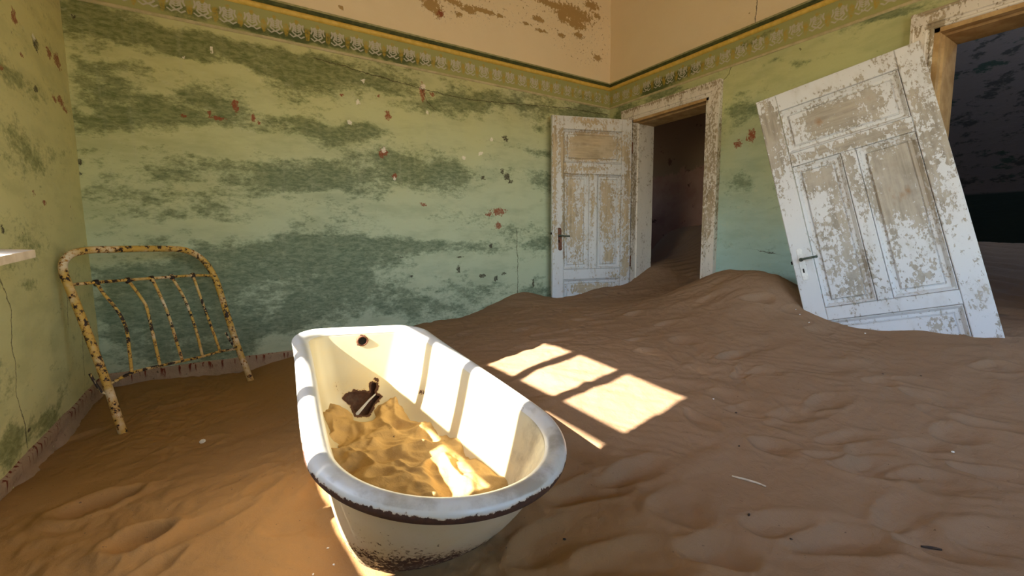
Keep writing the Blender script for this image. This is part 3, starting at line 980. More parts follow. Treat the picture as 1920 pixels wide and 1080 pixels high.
def lever(root, loc, u, v, T, length, mat, droop=0.0):
    """spindle boss plus bent lever"""
    q = lambda a, b, c: loc(np.array([a]), np.array([b]), np.array([c]))[0]
    h = link('lever_handle', tube_mesh(spline([q(u, v, T), q(u, v, T + 0.028), q(u + 0.014, v, T + 0.043), q(u + 0.04, v + droop * 0.3, T + 0.046), q(u + length - 0.01, v + droop, T + 0.044), q(u + length, v + droop, T + 0.036)], 22),
                                      [0.0085] * 8 + [0.0075] * 6 + [0.008] * 6 + [0.0095] * 2, 10), mat, root, True)
    link('boss', tube_mesh([q(u, v, T), q(u, v, T + 0.012)], 0.0135, 14), mat, h, True)
    return h


# ------------------------------------------------------------------ doorway linings and casings
def doorway(name, y0, y1, ztop, cl, cr, ch, loc0, bl):
    """y1 is the left side seen from the room; cl, cr, ch casing widths left, right, head"""
    root = struct(empty(name, loc0))
    H = ztop - ZF
    P = 0.045
    to = lambda U, V, Wz: np.stack([XR - Wz - loc0[0], y1 - U - loc0[1], ztop - V - loc0[2]], -1)
    Wd = y1 - y0
    at = {'bare': blob_field(bl), 'stain': lambda U, V: np.zeros(len(U))}

    def W(a, b):
        def f(U, V):
            return np.full(len(U), P)
        return f
    for (a, b, inner) in ((-cl, 0.0, 1), (Wd, Wd + cr, -1)):
        # moulded board: flat face, quirk and bead next to the opening, thin outer fillet
        xs_ = [0, 0.004, 0.012, 0.016, 0.020, 0.034, 0.038, b - a - 0.022, b - a - 0.018, b - a - 0.003, b - a]
        hs_ = [P - 0.016, P - 0.008, P - 0.006, P - 0.008, P - 0.012, P - 0.012, P, P, P + 0.005, P + 0.004, P - 0.004]
        us_ = steps(a, b, [(b - q) if inner == 1 else (a + q) for q in xs_], 0.02)
        fn = (lambda U, V, a=a, b=b, inner=inner: np.interp((b - U) if inner == 1 else (U - a), xs_, hs_))
        link('casing', relief(us_, steps(-ch, H, (), 0.025), fn, 0.0, to, at), M_CASE, root)
    xs2 = [0, 0.004, 0.012, 0.016, 0.020, 0.034, 0.038, ch - 0.022, ch - 0.018, ch - 0.003, ch]
    hs2 = [P - 0.016, P - 0.008, P - 0.006, P - 0.008, P - 0.012, P - 0.012, P, P, P + 0.005, P + 0.004, P - 0.004]
    link('head_casing', relief(steps(-cl * 0.995, Wd + cr * 0.995, (), 0.025), steps(-ch, 0, [-q for q in xs2], 0.02), lambda U, V: np.interp(-V, xs2, hs2) + 0.002, 0.0, to, at), M_CASE_H, root)
    # lining boards through the wall thickness
    lo, hi = XR - 0.03 - loc0[0], XR + WT + 0.012 - loc0[0]

    def lining(yc0, yc1, z0, z1, dirn, mat):
        if dirn:
            L = lambda U, V, Wz: np.stack([lo + U, np.full(len(U), 0.0) + yc0 + dirn * Wz - loc0[1], z1 - V - loc0[2]], -1)
            return relief(steps(0, hi - lo, (0.04, 0.05, 0.085, 0.095), 0.03), steps(0, z1 - z0, (), 0.03), lambda U, V: np.interp(U, [0, 0.04, 0.05, 0.085, 0.095, 1], [0.026, 0.026, 0.018, 0.018, 0.030, 0.030]), 0.0, L, at)
        L = lambda U, V, Wz: np.stack([lo + U, yc1 - V - loc0[1], z1 - Wz - loc0[2]], -1)
        return relief(steps(0, hi - lo, (0.04, 0.05, 0.085, 0.095), 0.03), steps(0, yc1 - yc0, (), 0.03), lambda U, V: np.interp(U, [0, 0.04, 0.05, 0.085, 0.095, 1], [0.026, 0.026, 0.018, 0.018, 0.030, 0.030]), 0.0, L, at)
    bare_m = M_CASE if name == 'door_1' else M_JAMB
    link('jamb', lining(y1, 0, ZF, ztop, -1, bare_m), bare_m, root)
    link('jamb', lining(y0, 0, ZF, ztop, 1, bare_m), bare_m, root)
    link('head_jamb', lining(y0, y1, 0, ztop, 0, M_JAMB), M_JAMB, root)
    return root


doorway('door_1', D1[0], D1[1], D1[2], 0.135, 0.118, 0.128, (XR, (D1[0] + D1[1]) / 2, ZF),
        [(0.95, 0.6, .14, .9, .35), (-.1, 0.1, .3, .1, .2), (1.03, 0.9, .05, .6, .3), (0.0, .9, .05, .8, .4), (0.4, -0.11, .8, .02, .5), (.05, 0.7, .04, .7, .4), (1.0, 1.75, .2, .3, -.3)])
doorway('door_2', D2[0], D2[1], D2[2], 0.118, 0.118, 0.122, (XR, (D2[0] + D2[1]) / 2, ZF),
        [(0.3, -0.12, .5, .02, .8), (0.0, -0.02, .2, .03, .4), (.0, .3, .04, .5, .7), (.7, -.06, .5, .03, .3)])

# ------------------------------------------------------------------ leaning door
Hd = 2.12
k = 0.93 / 0.92
P0 = np.array([3.357, 1.883, 0.994]) * k
uu = np.array([0.394, -0.887, 0.242]); vv = np.array([-0.010, -0.268, -0.963])
uu /= np.linalg.norm(uu); vv -= uu * (vv @ uu); vv /= np.linalg.norm(vv)
nn = np.cross(uu, -vv)                        # local y of the door
if nn @ P0 < 0:
    nn = -nn
LEAN_BASE = P0 + vv * Hd + nn * 0.042
rotm = np.stack([uu, nn, -vv], 1)
lean = empty('panelled_door', LEAN_BASE, rotm)
lean['kind'] = 'thing'
tag(lean, 'tall white peeling panelled door off its hinges, tilted and leaning beside the right-hand doorway', 'door')
lay = dict(stiles=(0.125, 0.800), rails=[(0, 0.128), (0.458, 0.556), (1.580, 1.668), (2.02, Hd)], mid=(0.412, 0.492))
BARE_LEAN = [(0.45, 0.29, .30, .125, .85), (0.05, 0.22, .07, .30, .8), (0.03, 0.65, .06, .22, .45), (0.45, 0.505, .36, .035, .75), (0.452, 0.70, .03, .20, .6), (0.26, 0.68, .11, .10, .75), (0.33, 0.9, .05, .25, .45),
             (0.28, 1.18, .12, .26, .38), (0.30, 1.42, .13, .14, .42), (0.64, 0.68, .12, .14, .8), (0.76, 0.78, .03, .25, .55), (0.63, 0.93, .13, .15, .95), (0.72, 1.12, .06, .12, .5), (0.55, 1.2, .04, .2, .35), (0.62, 1.46, .14, .10, .3),
             (0.86, 0.62, .06, .26, .62), (0.82, 1.0, .04, .3, .25), (0.87, 1.3, .05, .3, .12), (0.68, 1.76, .08, .05, .5), (0.45, 0.10, .5, .015, .2), (0.92, .3, .012, .5, .4), (0.07, 1.3, .07, .5, -.2), (.3, 0.05, .3, .05, -.25), (.5, 1.61, .3, .05, -.1), (0.81, 0.1, .05, .08, .2)]
STAIN_LEAN = [(0.66, 0.94, .08, .13, .42), (0.115, 1.225, .03, .02, .45), (0.33, 0.3, .12, .06, .4), (0.6, 0.27, .1, .04, .3)]
loc, T = make_door(lean, 0.93, Hd, lay, BARE_LEAN, STAIN_LEAN, M_PAINT, M_PAINT_H)
pl = link('lock_plate', plate_mesh(loc, 0.037, 0.074, 1.142, 1.374, T, T + 0.0035), M_WHITEMETAL, lean)
link('keyhole', plate_mesh(loc, 0.049, 0.060, 1.288, 1.320, T + 0.003, T + 0.0043), M_BLACK, pl)  # black plate painted as the dark of the keyhole
lever(lean, loc, 0.054, 1.224, T, 0.092, M_PATINA)
link('latch', box_mesh([(-0.010, 0.002, -0.030, -0.012, Hd - 1.245, Hd - 1.222)], 0.002), M_BLACK, lean)

# ------------------------------------------------------------------ hinged door standing open against the back wall
XH = XR - 0.05
Ph = np.array([3.816, 3.498, 1.297])
E0 = np.array([2.929, 3.786, 1.297])
uu = (Ph - E0) / np.linalg.norm(Ph - E0)
nn = np.cross(np.array([0, 0, 1.0]), uu)
if nn @ E0 < 0:
    nn = -nn
Hh = 2.12
hang = empty('panelled_door', E0 + np.array([0, 0, -Hh]) + nn * 0.042, np.stack([uu, nn, [0, 0, 1]], 1))
hang['kind'] = 'thing'
tag(hang, 'white peeling panelled door swung open on its hinges in the far corner', 'door')
lay2 = dict(stiles=(0.128, 0.812), rails=[(0, 0.135), (0.480, 0.598), (1.625, 1.735), (2.04, Hh)], mid=(0.425, 0.520))
BARE_HANG = [(0.48, 0.30, .27, .13, 2.2), (0.30, 0.40, .1, .05, .5), (0.42, 0.045, .20, .035, .75), (0.03, 0.6, .03, .75, .85), (0.10, 0.35, .03, .25, .5), (0.13, 0.9, .03, .6, .7), (0.40, 0.535, .26, .035, .55), (0.23, 0.85, .06, .30, .75), (0.26, 1.30, .08, .22, .7), (0.35, 1.0, .04, .35, .55),
             (0.47, 0.9, .02, .45, .6), (0.62, 0.75, .05, .16, .6), (0.66, 1.05, .08, .28, .65), (0.69, 1.50, .06, .09, .85), (0.88, 0.75, .04, .5, .75), (0.87, 1.45, .05, .3, .65), (0.8, 1.0, .02, .5, .4), (0.45, 1.84, .25, .06, .85), (0.72, 1.70, .1, .05, .4), (0.42, 0.60, .3, .02, .3),
             (0.35, 0.09, .1, .03, -.2), (0.6, 0.40, .15, .04, -.1), (0.08, 1.6, .06, .25, -.15), (.3, 1.68, .15, .04, -.3)]
STAIN_HANG = [(0.135, 1.42, .025, .16, .7), (0.22, 1.27, .03, .02, .4)]
loc, T = make_door(hang, 0.933, Hh, lay2, BARE_HANG, STAIN_HANG, M_PAINT2, M_PAINT2_H)
pl = link('lock_plate', plate_mesh(loc, 0.062, 0.104, 1.172, 1.418, T, T + 0.004, 0.008), M_BROWN, hang)
link('keyhole', plate_mesh(loc, 0.070, 0.082, 1.30, 1.335, T + 0.003, T + 0.0048), M_BLACK, pl)  # black plate, shade of the keyhole given as colour
lever(hang, loc, 0.083, 1.258, T, 0.10, M_PATINA, 0.006)
link('latch', box_mesh([(-0.010, 0.002, -0.030, -0.012, Hh - 1.245, Hh - 1.222)], 0.002), M_BLACK, hang)
for hz in (0.30, 1.55):
    link('hinge', tube_mesh([(0.938, -0.038, Hh - hz - 0.06), (0.938, -0.038, Hh - hz + 0.06)], 0.009, 10), M_BROWN, hang, True)

# ------------------------------------------------------------------ window 1 (left wall): frame and glazing bars
xf = XL - 0.248
win = struct(empty('window_1', (xf, 1.51, 0.1)))
wb = lambda y0, y1, z0, z1, dx=0.018: box_mesh([(-dx, dx, y0 - 1.51, y1 - 1.51, z0 - 0.1, z1 - 0.1)], 0.004)
for (a, b) in ((0.935, 0.985), (2.035, 2.11)):
    link('frame_post', wb(a, b, 0.0, 1.62, 0.03), M_CASE, win)
link('frame_head', wb(0.985, 2.035, 1.515, 1.62, 0.03), M_CASE, win)
link('frame_bottom', wb(0.985, 2.035, 0.0, 0.058, 0.03), M_CASE, win)
link('transom', wb(0.985, 2.035, 0.966, 1.058, 0.02), M_CASE, win)
link('glazing_bar', wb(0.985, 2.035, 0.540, 0.588, 0.012), M_CASE, win)
for yc in (1.352, 1.702):
    link('glazing_bar', wb(yc - 0.036, yc + 0.036, 0.058, 1.515, 0.012), M_CASE, win)
# remnant of the sill board, twisted down towards the room
sb = [(-0.80, 2.285, -0.008), (-0.60, 2.285, -0.018), (-0.60, 1.80, -0.046), (-0.80, 1.80, -0.014)]
vv_ = [np.array(q) - (xf, 1.51, 0.1) for q in sb]
vv_ += [q - (0, 0, 0.028) for q in vv_]
me = bpy.data.meshes.new('m')
me.from_pydata([tuple(q) for q in vv_], [], [(0, 1, 2, 3), (7, 6, 5, 4), (0, 4, 5, 1), (1, 5, 6, 2), (2, 6, 7, 3), (3, 7, 4, 0)])
link('sill_board', me, M_SILL, win)
# ------------------------------------------------------------------ iron bed headboard
HP = np.array([-0.53, 2.919, -0.972])
hu = np.array([0.737, 0.675, -0.007]); hv = np.array([-0.247, 0.280, 0.928])
hu /= np.linalg.norm(hu); hv -= hu * (hv @ hu); hv /= np.linalg.norm(hv)
bed = empty('bed_headboard', HP, np.stack([hu, np.cross(hv, hu), hv], 1))
tag(bed, 'rusty cream iron bed headboard with bent bars propped in the corner', 'headboard')
h3 = lambda L: [(a, 0.0, b) for a, b in L]


def rusty(me, fn=None):
    co = np.empty(len(me.vertices) * 3)
    me.vertices.foreach_get('co', co)
    co = co.reshape(-1, 3)
    attr(me, 'rust', fn(co) if fn else np.full(len(co), 0.45))
    return me


FR = [(-0.004, -0.035), (0.0, 0.06), (0.010, 0.244), (0.013, 0.432), (0.014, 0.650), (0.013, 0.800), (0.012, 0.880), (0.028, 0.945), (0.078, 0.993), (0.16, 1.013), (0.262, 1.016), (0.449, 1.017), (0.64, 1.012), (0.730, 0.992), (0.797, 0.938), (0.832, 0.850), (0.840, 0.736), (0.822, 0.511), (0.808, 0.282), (0.806, 0.06), (0.806, -0.02)]
link('frame_tube', rusty(tube_mesh(spline(h3(FR), 120), 0.0195, 14)), M_IRON, bed, True)
link('top_rail', rusty(tube_mesh(spline(h3([(0.014, 0.822), (0.2, 0.824), (0.45, 0.823), (0.7, 0.82), (0.838, 0.805)]), 40), 0.0085, 10)), M_IRON, bed, True)
link('bottom_rail', rusty(tube_mesh(spline(h3([(0.012, 0.262), (0.14, 0.292), (0.287, 0.290), (0.42, 0.284), (0.55, 0.278), (0.67, 0.280), (0.805, 0.268)]), 50), 0.0085, 10), lambda c: np.full(len(c), 0.75)), M_IRON, bed, True)
for L in ([(0.138, 0.824), (0.150, 0.760), (0.178, 0.676), (0.192, 0.600), (0.190, 0.52), (0.165, 0.41), (0.138, 0.292)], [(0.296, 0.824), (0.330, 0.700), (0.336, 0.640), (0.320, 0.52), (0.300, 0.38), (0.287, 0.290)],
          [(0.429, 0.823), (0.438, 0.70), (0.440, 0.583), (0.428, 0.42), (0.417, 0.285)], [(0.549, 0.823), (0.572, 0.70), (0.577, 0.60), (0.569, 0.45), (0.546, 0.279)], [(0.690, 0.820), (0.684, 0.66), (0.680, 0.542), (0.676, 0.4), (0.671, 0.281)]):
    sp = link('spindle', rusty(tube_mesh(spline(h3(L), 40), 0.0082, 10), lambda c: 0.35 + 0.5 * np.exp(-((c[:, 2] - 0.58) / 0.1) ** 2)), M_IRON, bed, True)
    link('collar', rusty(tube_mesh([(L[0][0] - 0.002, 0, 0.806), (L[0][0], 0, 0.836)], 0.0135, 10), lambda c: np.full(len(c), 1.0)), M_IRON, sp, True)
for (a, b0, b1) in ((-0.030, 0.345, 0.235), (0.778, 0.40, 0.285)):
    link('side_bracket', rusty(tube_mesh(spline([(a, 0.02, b0), (a + 0.006, 0.018, (b0 + b1) / 2), (a + 0.016, 0.012, b1), (a + 0.03, 0.0, b1 - 0.012)], 14), 0.0065, 8), lambda c: np.full(len(c), 0.9)), M_IRON, bed, True)

# ------------------------------------------------------------------ bathtub
TP = np.array([0.489, 1.159, -0.543])
TA = np.array([0.01965, 0.99237, 0.1217]); TA /= np.linalg.norm(TA)
TB = np.array([-0.9976, 0.0112, 0.0692]); TB -= TA * (TB @ TA); TB /= np.linalg.norm(TB)
TN = np.cross(TA, TB)
tub = empty('bathtub', TP, np.stack([TA, TB, TN], 1))
tag(tub, 'white enamel bathtub with rusted rolled rim, half filled with sand', 'bathtub')


def outline(ext, wN, wF, L, rc, dens=1):
    rc = min(rc, wF * 0.95)
    pts = []
    for a in np.linspace(0, np.pi / 2, 26 * dens)[:-1]:
        pts.append((-ext * np.cos(a), wN * np.sin(a)))
    for t in np.linspace(0, 1, 30 * dens)[:-1]:
        # ease the taper so that the side is tangent to the round end
        pts.append((t * (L - rc), wN + (wF - wN) * (t * t * (3 - 2 * t) * 0.5 + t * 0.5)))
    for a in np.linspace(0, np.pi / 2, 14 * dens)[:-1]:
        pts.append((L - rc + rc * np.sin(a), wF - rc + rc * np.cos(a)))
    for t in np.linspace(0, 1, 14 * dens):
        pts.append((L, (wF - rc) * (1 - t)))
    half = np.array(pts)
    other = half[1:-1][::-1] * (1, -1)
    return np.vstack([half, other])


def loft(secs, cap=False, flip=False, drop=None):
    rings = [np.column_stack([outline(*s[1:6], dens=s[6] if len(s) > 6 else 1), np.zeros(1)[[0] * 1].repeat(1) if False else np.full(len(outline(*s[1:6], dens=s[6] if len(s) > 6 else 1)), s[0])]) for s in secs]
    n = len(rings[0])
    V = np.vstack(rings)
    i, j = np.meshgrid(np.arange(len(rings) - 1), np.arange(n), indexing='ij')
    a = i * n + j
    b = i * n + (j + 1) % n
    q = np.stack([a, b, b + n, a + n], -1).reshape(-1, 4)
    if flip:
        q = q[:, ::-1]
    if drop is not None:
        q = q[~drop(V[q].mean(1))]
    if cap:
        f = [list(x) for x in q] + [list(range((len(rings) - 1) * n, len(rings) * n))]
        me = bpy.data.meshes.new('m')
        me.from_pydata([tuple(v) for v in V], [], f)
    else:
        me = mesh_np(V, q)
    return me, V


def interp_secs(keys, n, dens=1):
    K = np.array(keys)
    d = -K[:, 0]
    dd = np.linspace(0, 1, n)
    t = np.concatenate([[0], np.cumsum(np.hypot(np.diff(K[:, 0]), np.diff(K[:, 2])))])
    t /= t[-1]
    out = []
    for s in dd:
        row = [np.interp(s, t, K[:, c]) for c in range(6)]
        out.append((*row, dens))
    return out


def smooth_keys(keys, n):
    K = spline(keys, n)
    return [tuple(r) for r in K]


def to_world(V):
    return TP + V[:, 0:1] * TA + V[:, 1:2] * TB + V[:, 2:3] * TN


def to_px(X):
    c = X @ R.T
    return np.stack([960 + F * c[:, 0] / c[:, 2], 540 + F * c[:, 1] / c[:, 2]], -1)


# rolled rim
RIM = [(.064, -.016), (.060, -.008), (.053, -.001), (.043, .005), (.030, .008), (.017, .005), (.006, -.004), (.001, -.015), (.002, -.027), (.008, -.036), (.018, -.038), (.027, -.033)]
RIMS = spline([(a, b, 0) for a, b in RIM], 26)[:, :2]
secs = [(z, .370 - d, .370 - d, .314 - d, 1.044 - d, .14 - d * .55, 2) for d, z in RIMS]
me, V = loft(secs, flip=True)
ang = np.arctan2(V[:, 1], -V[:, 0])                       # 0 at the near end
near = np.exp(-(np.maximum(V[:, 0] + 0.02, 0) / 0.12) ** 2)
nrim = len(V) // len(RIMS)
outer = np.repeat(np.arange(len(RIMS)) > len(RIMS) * 0.4, nrim)
low = sstep(-V[:, 2], 0.004, 0.028) * outer
dsk = fbm(V[:, 0] * 6, V[:, 1] * 6, 4, 12)
attr(me, 'rust', np.clip(low * (0.80 * near + 0.12) + 0.5 * near * dsk * low + 0.3 * near * np.maximum(dsk, 0) * sstep(-V[:, 2], -0.006, 0.01) + 0.10, 0, 1))
attr(me, 'smudge', np.clip(0.52 * near + 0.35 * near * dsk, 0, 1) * sstep(V[:, 2], -0.01, 0.0))
link('rolled_rim', me, M_ENAMEL, tub, True)

# inner basin (with the rusted-through hole)
KEY_IN = [(-.014, .308, .308, .252, .982, .105), (-.03, .297, .300, .247, .978, .105), (-.10, .262, .284, .238, .968, .11), (-.20, .210, .258, .225, .955, .12), (-.29, .150, .230, .205, .945, .12), (-.35, .095, .195, .178, .925, .115), (-.385, .045, .145, .135, .88, .10), (-.40, .02, .08, .08, .78, .07)]
HOLE = [(646, 747), (652, 741), (660, 738), (664, 734), (674, 736), (683, 735), (691, 739), (696, 737), (696, 729), (695, 722), (699, 718), (705, 719), (706, 726), (702, 733), (703, 739), (712, 744), (705, 752), (697, 765), (690, 778), (668, 778), (663, 768), (661, 757), (652, 753)]


def in_poly(p, poly):
    x, y = p[:, 0], p[:, 1]
    r = np.zeros(len(p), bool)
    for (x0, y0), (x1, y1) in zip(poly, poly[1:] + poly[:1]):
        c = ((y0 > y) != (y1 > y)) & (x < (x1 - x0) * (y - y0) / (y1 - y0 + 1e-9) + x0)
        r ^= c
    return r


def poly_dist(p, poly):
    d = np.full(len(p), 1e9)
    for a, b in zip(poly, poly[1:] + poly[:1]):
        a, b = np.array(a, float), np.array(b, float)
        ab = b - a
        t = np.clip(((p - a) @ ab) / (ab @ ab), 0, 1)
        d = np.minimum(d, np.linalg.norm(p - a - t[:, None] * ab, axis=1))
    return d


def hole_drop(C):
    px = to_px(to_world(C))
    return (C[:, 0] > 0.75) & in_poly(px, HOLE)


me, V = loft([(*s, 3) for s in smooth_keys(KEY_IN, 70)], cap=True, drop=hole_drop)
px = to_px(to_world(V))
hd = poly_dist(px, HOLE)
far = V[:, 0] > 0.7
rust = np.where(far, np.clip(1.0 - hd / 9, 0, 1) * 0.9, 0)
rust = np.maximum(rust, np.where(far & (hd < 26), 0.16, 0))
ov = np.hypot(V[:, 1] - 0.0, V[:, 2] + 0.048)
rust = np.maximum(rust, np.where(far, np.clip(1.25 - ov / 0.034, 0, 0.62), 0))
for (x, y, r_, wt) in ((790, 735, 7, .6), (897, 893, 22, .42), (868, 886, 18, .42), (806, 776, 8, .35), (765, 745, 16, .2), (640, 727, 22, .25), (705, 712, 6, .7)):
    rust = np.maximum(rust, wt * np.clip(1.6 - np.hypot(px[:, 0] - x, (px[:, 1] - y) * 1.3) / r_, 0, 1))
attr(me, 'rust', rust)
smg = 0.55 * np.exp(-((V[:, 0] + 0.1) / 0.14) ** 2) * (V[:, 1] < 0) + 0.05
attr(me, 'smudge', smg)
basin = link('basin', me, M_BASIN, tub, True)

# outer shell
KEY_OUT = [(-.030, .338, .338, .283, 1.014, .12), (-.06, .322, .326, .276, 1.008, .12), (-.12, .288, .312, .266, 1.0, .12), (-.20, .240, .292, .250, .99, .13), (-.30, .168, .258, .225, .972, .13), (-.37, .105, .215, .20, .95, .125), (-.415, .05, .15, .15, .90, .11), (-.43, .02, .08, .08, .80, .07)]
me, V = loft([(*s, 2) for s in smooth_keys(KEY_OUT, 46)], cap=True)
n4 = fbm(V[:, 0] * 5 + V[:, 1] * 3, V[:, 2] * 9, 4, 77)
n5 = fbm(V[:, 1] * 11, V[:, 2] * 16, 3, 79)
dd = -V[:, 2]
rust = 0.17 + 0.42 * sstep(dd + 0.07 * n4, 0.12, 0.38) + 0.14 * n5 * sstep(dd, .12, .3) + 0.12 * np.exp(-((dd - 0.05) / 0.03) ** 2) * np.maximum(n5, 0)
crk = np.abs((V[:, 1] + 0.13) + (dd - 0.3) * 0.55)
rust += 0.4 * np.clip(1 - crk / 0.012, 0, 1) * sstep(dd, 0.22, 0.3)
# the inside of the wall behind the hole is raw rusted iron
rust = np.where((V[:, 0] > 0.8), 1.0, rust)
attr(me, 'rust', np.clip(rust, 0, 1))
attr(me, 'smudge', 0.30 * sstep(dd, 0.1, 0.36) + 0.15 * n4)
link('outer_shell', me, M_OUTER, tub, True)


def disc(name, c, r, depth, mat, parent):
    """short recessed cup on the far end wall"""
    th = np.linspace(0, 2 * np.pi, 33)[:-1]
    v = []
    for (rr_, a) in ((r * 1.02, -0.0035), (r * 0.9, -0.002), (r * 0.86, 0.006), (0.0005, depth)):
        for t in th:
            v.append((c[0] + a, c[1] + rr_ * np.cos(t), c[2] + rr_ * np.sin(t)))
    f = []
    for i in range(3):
        for j in range(32):
            f.append((i * 32 + j, i * 32 + (j + 1) % 32, (i + 1) * 32 + (j + 1) % 32, (i + 1) * 32 + j))
    return link(name, mesh_np(v, f), mat, parent, True)


ring_t = [(0.9735 - 0.001, 0.002 + 0.0225 * np.cos(t), -0.050 + 0.0225 * np.sin(t)) for t in np.linspace(0, 2 * np.pi, 41)]
link('overflow_ring', tube_mesh(ring_t, 0.0045, 8, False), M_BROWN, tub, True)
v = [(0.9715, 0.002 + 0.0215 * np.cos(t), -0.050 + 0.0215 * np.sin(t)) for t in np.linspace(0, 2 * np.pi, 33)[:-1]]
me = bpy.data.meshes.new('m')
me.from_pydata(v, [], [tuple(range(32))])
link('overflow_dark_disc', me, M_BLACK, tub)  # flat black disc stands in for the shade inside the overflow
# curled shard of torn enamel on the lower lip of the hole
q = [np.array(p) for p in ((0.895, 0.036, -0.392), (0.912, -0.030, -0.330), (0.920, -0.062, -0.308))]
me = bpy.data.meshes.new('m')
vv_ = [tuple(q[0] + (0, .004, 0)), tuple(q[1]), tuple(q[2]), tuple(q[2] + (-0.002, 0.0, -0.003)), tuple(q[1] + (-0.006, 0.002, -0.007)), tuple(q[0] + (-0.008, -.002, -0.012))]
vv_ += [tuple(np.array(p) + (0.003, 0, 0.0025)) for p in vv_]
me.from_pydata(vv_, [], [(0, 1, 4, 5), (1, 2, 3, 4), (6, 11, 10, 7), (7, 10, 9, 8), (0, 6, 7, 1), (1, 7, 8, 2), (2, 8, 9, 3), (3, 9, 10, 4), (4, 10, 11, 5), (5, 11, 6, 0)])
attr(me, 'rust', np.zeros(len(vv_)))
attr(me, 'smudge', np.zeros(len(vv_)))
link('enamel_shard', me, M_ENAMEL, tub)

# ------------------------------------------------------------------ sand heaped inside the tub
A_, B_ = [q.ravel() for q in np.meshgrid(np.linspace(-0.30, 1.0, 300), np.linspace(-0.32, 0.32, 150), indexing='ij')]
base = np.interp(A_, [-0.3, 0.0, 0.22, 0.5, 0.7, 0.85, 1.0], [-0.20, -0.208, -0.252, -0.302, -0.338, -0.338, -0.33])
wx = A_ + 0.05 * fbm(A_ * 4, B_ * 4, 2, 7)
wy = B_ + 0.05 * fbm(A_ * 4, B_ * 4, 2, 8)
rg = 1 - np.abs(fbm(wx * 3.2 + wy * 4.5, wy * 5.0 - wx * 1.6, 2, 15))
hgt = base - 0.04 * np.clip(-B_ / 0.2, 0, 1) * sstep(-A_, -0.35, 0.0) + 0.046 * (rg - 0.74) + 0.014 * fbm(wx * 9, wy * 9, 3, 17) + 0.02 * (B_ / 0.25) ** 2 - 0.018
px_h = to_px(to_world(np.stack([A_, B_, hgt], -1)))
hgt -= 0.07 * np.exp(-(((px_h[:, 0] - 682) / 26) ** 2 + ((px_h[:, 1] - 768) / 14) ** 2))
K = np.array(KEY_IN)[::-1]


def inside(a, b, n_, grow=0.006):
    ext, wN, wF, L, rc = [np.interp(n_, K[:, 0], K[:, c]) + (grow if c < 5 else 0) for c in range(1, 6)]
    t = np.clip(a / (L - rc), 0, 1)
    w_ = wN + (wF - wN) * (t * t * (3 - 2 * t) * 0.5 + t * 0.5)
    r1 = np.where(a < 0, (a / ext) ** 2 + (b / wN) ** 2 < 1, (np.abs(b) < w_) & (a < L))
    ca, cb = L - rc, wF - rc
    cor = (a > ca) & (np.abs(b) > cb)
    return np.where(cor, np.hypot(a - ca, np.abs(b) - cb) < rc, r1)


ins = inside(A_, B_, hgt).reshape(300, 150)
cell = ins[:-1, :-1] & ins[1:, :-1] & ins[1:, 1:] & ins[:-1, 1:]
me = mesh_np(np.stack([A_, B_, hgt], -1), grid_faces(300, 150, cell))
bm = bmesh.new()
bm.from_mesh(me)
bmesh.ops.delete(bm, geom=[v for v in bm.verts if not v.link_faces], context='VERTS')
bm.to_mesh(me)
bm.free()
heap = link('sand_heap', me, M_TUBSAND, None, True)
heap.matrix_world = tub.matrix_world.copy()
tag(heap, 'loose sand lying in the bottom of the white bathtub', 'sand', kind='stuff')

# ------------------------------------------------------------------ drifted sand on the floor
CT = []


def cp(x, y, z):
    CT.append((x, y, z))


for p in ((205, 728), (300, 710), (460, 695), (540, 670), (800, 605), (900, 582), (980, 548), (1035, 556)):
    cp(*ony(p, YB))
for p in ((0, 935), (40, 905), (130, 810), (183, 745)):
    cp(*onx(p, XL))
for q in ((2.938, 3.783, -.64), (3.44, 3.62, -.559), (3.819, 3.497, -.503)):
    cp(*q)
for q in ((-.001, 1.543), (.183, 1.696), (.359, 1.763), (.561, 1.787), (.754, 1.846), (.917, 1.876)):
    cp(*(P0 + (rotm[:, 0] * q[0] - rotm[:, 2] * q[1]) * k))
CT += [(3.6, 2.07, -.262), (3.867, 2.2, -.31), (3.827, 2.46, -.345), (3.6, 2.42, -.35), (3.62, 2.80, -.545), (3.55, 1.75, -.30), (3.867, 1.75, -.42), (3.867, 1.45, -.47), (3.2, 2.1, -.43), (3.1, 1.7, -.51), (3.0, 2.6, -.56),
       (4.153, 3.53, -.338), (3.9, 3.5, -.47), (4.2, 2.75, -.46), (4.9, 3.2, -.15), (5.6, 3.787, .193), (5.6, 4.505, -.025), (5.0, 3.9, -.2), (5.6, 3.2, .28), (5.6, 4.75, -.447), (4.6, 4.4, -.5), (5.0, 2.6, -.2), (4.3, 3.1, -.42), (5.6, 5.8, -.6), (4.3, 5.8, -.6),
       (1.37, 1.26, -.84), (1.93, 1.34, -.79), (1.28, 1.65, -.775), (1.76, 1.72, -.735), (1.24, 1.99, -.76), (1.7, 2.05, -.70), (.3, 1.2, -.925), (.62, .95, -.94), (.05, .95, -.94), (-.5, 2.9, -.965), (.05, 3.45, -.955), (.0, 2.2, -.95), (1.1, .95, -.885),
       (.95, 3.0, -.87), (.5, 2.1, -.86), (1.6, .5, -.89), (2.4, .3, -.84), (3.1, .3, -.76), (2.7, 1.1, -.70), (2.4, 2.2, -.66), (3.0, -.9, -.8), (0, .3, -.95), (0, -1.5, -.95), (1.5, -1.5, -.9), (-.7, 1.0, -.94), (-.7, -.5, -.95), (3.8, -1.8, -.75),
       (3.95, .5, -.56), (4.4, .85, -.50), (5.5, 1.1, -.29), (6.9, 1.15, -.082), (6.9, 0, -.12), (5.5, -.6, -.35), (6.9, 1.9, -.06), (6.6, -2.8, -.3), (4.4, -2.5, -.6), (2.1, 3.2, -.70)]
CT = np.array(CT)


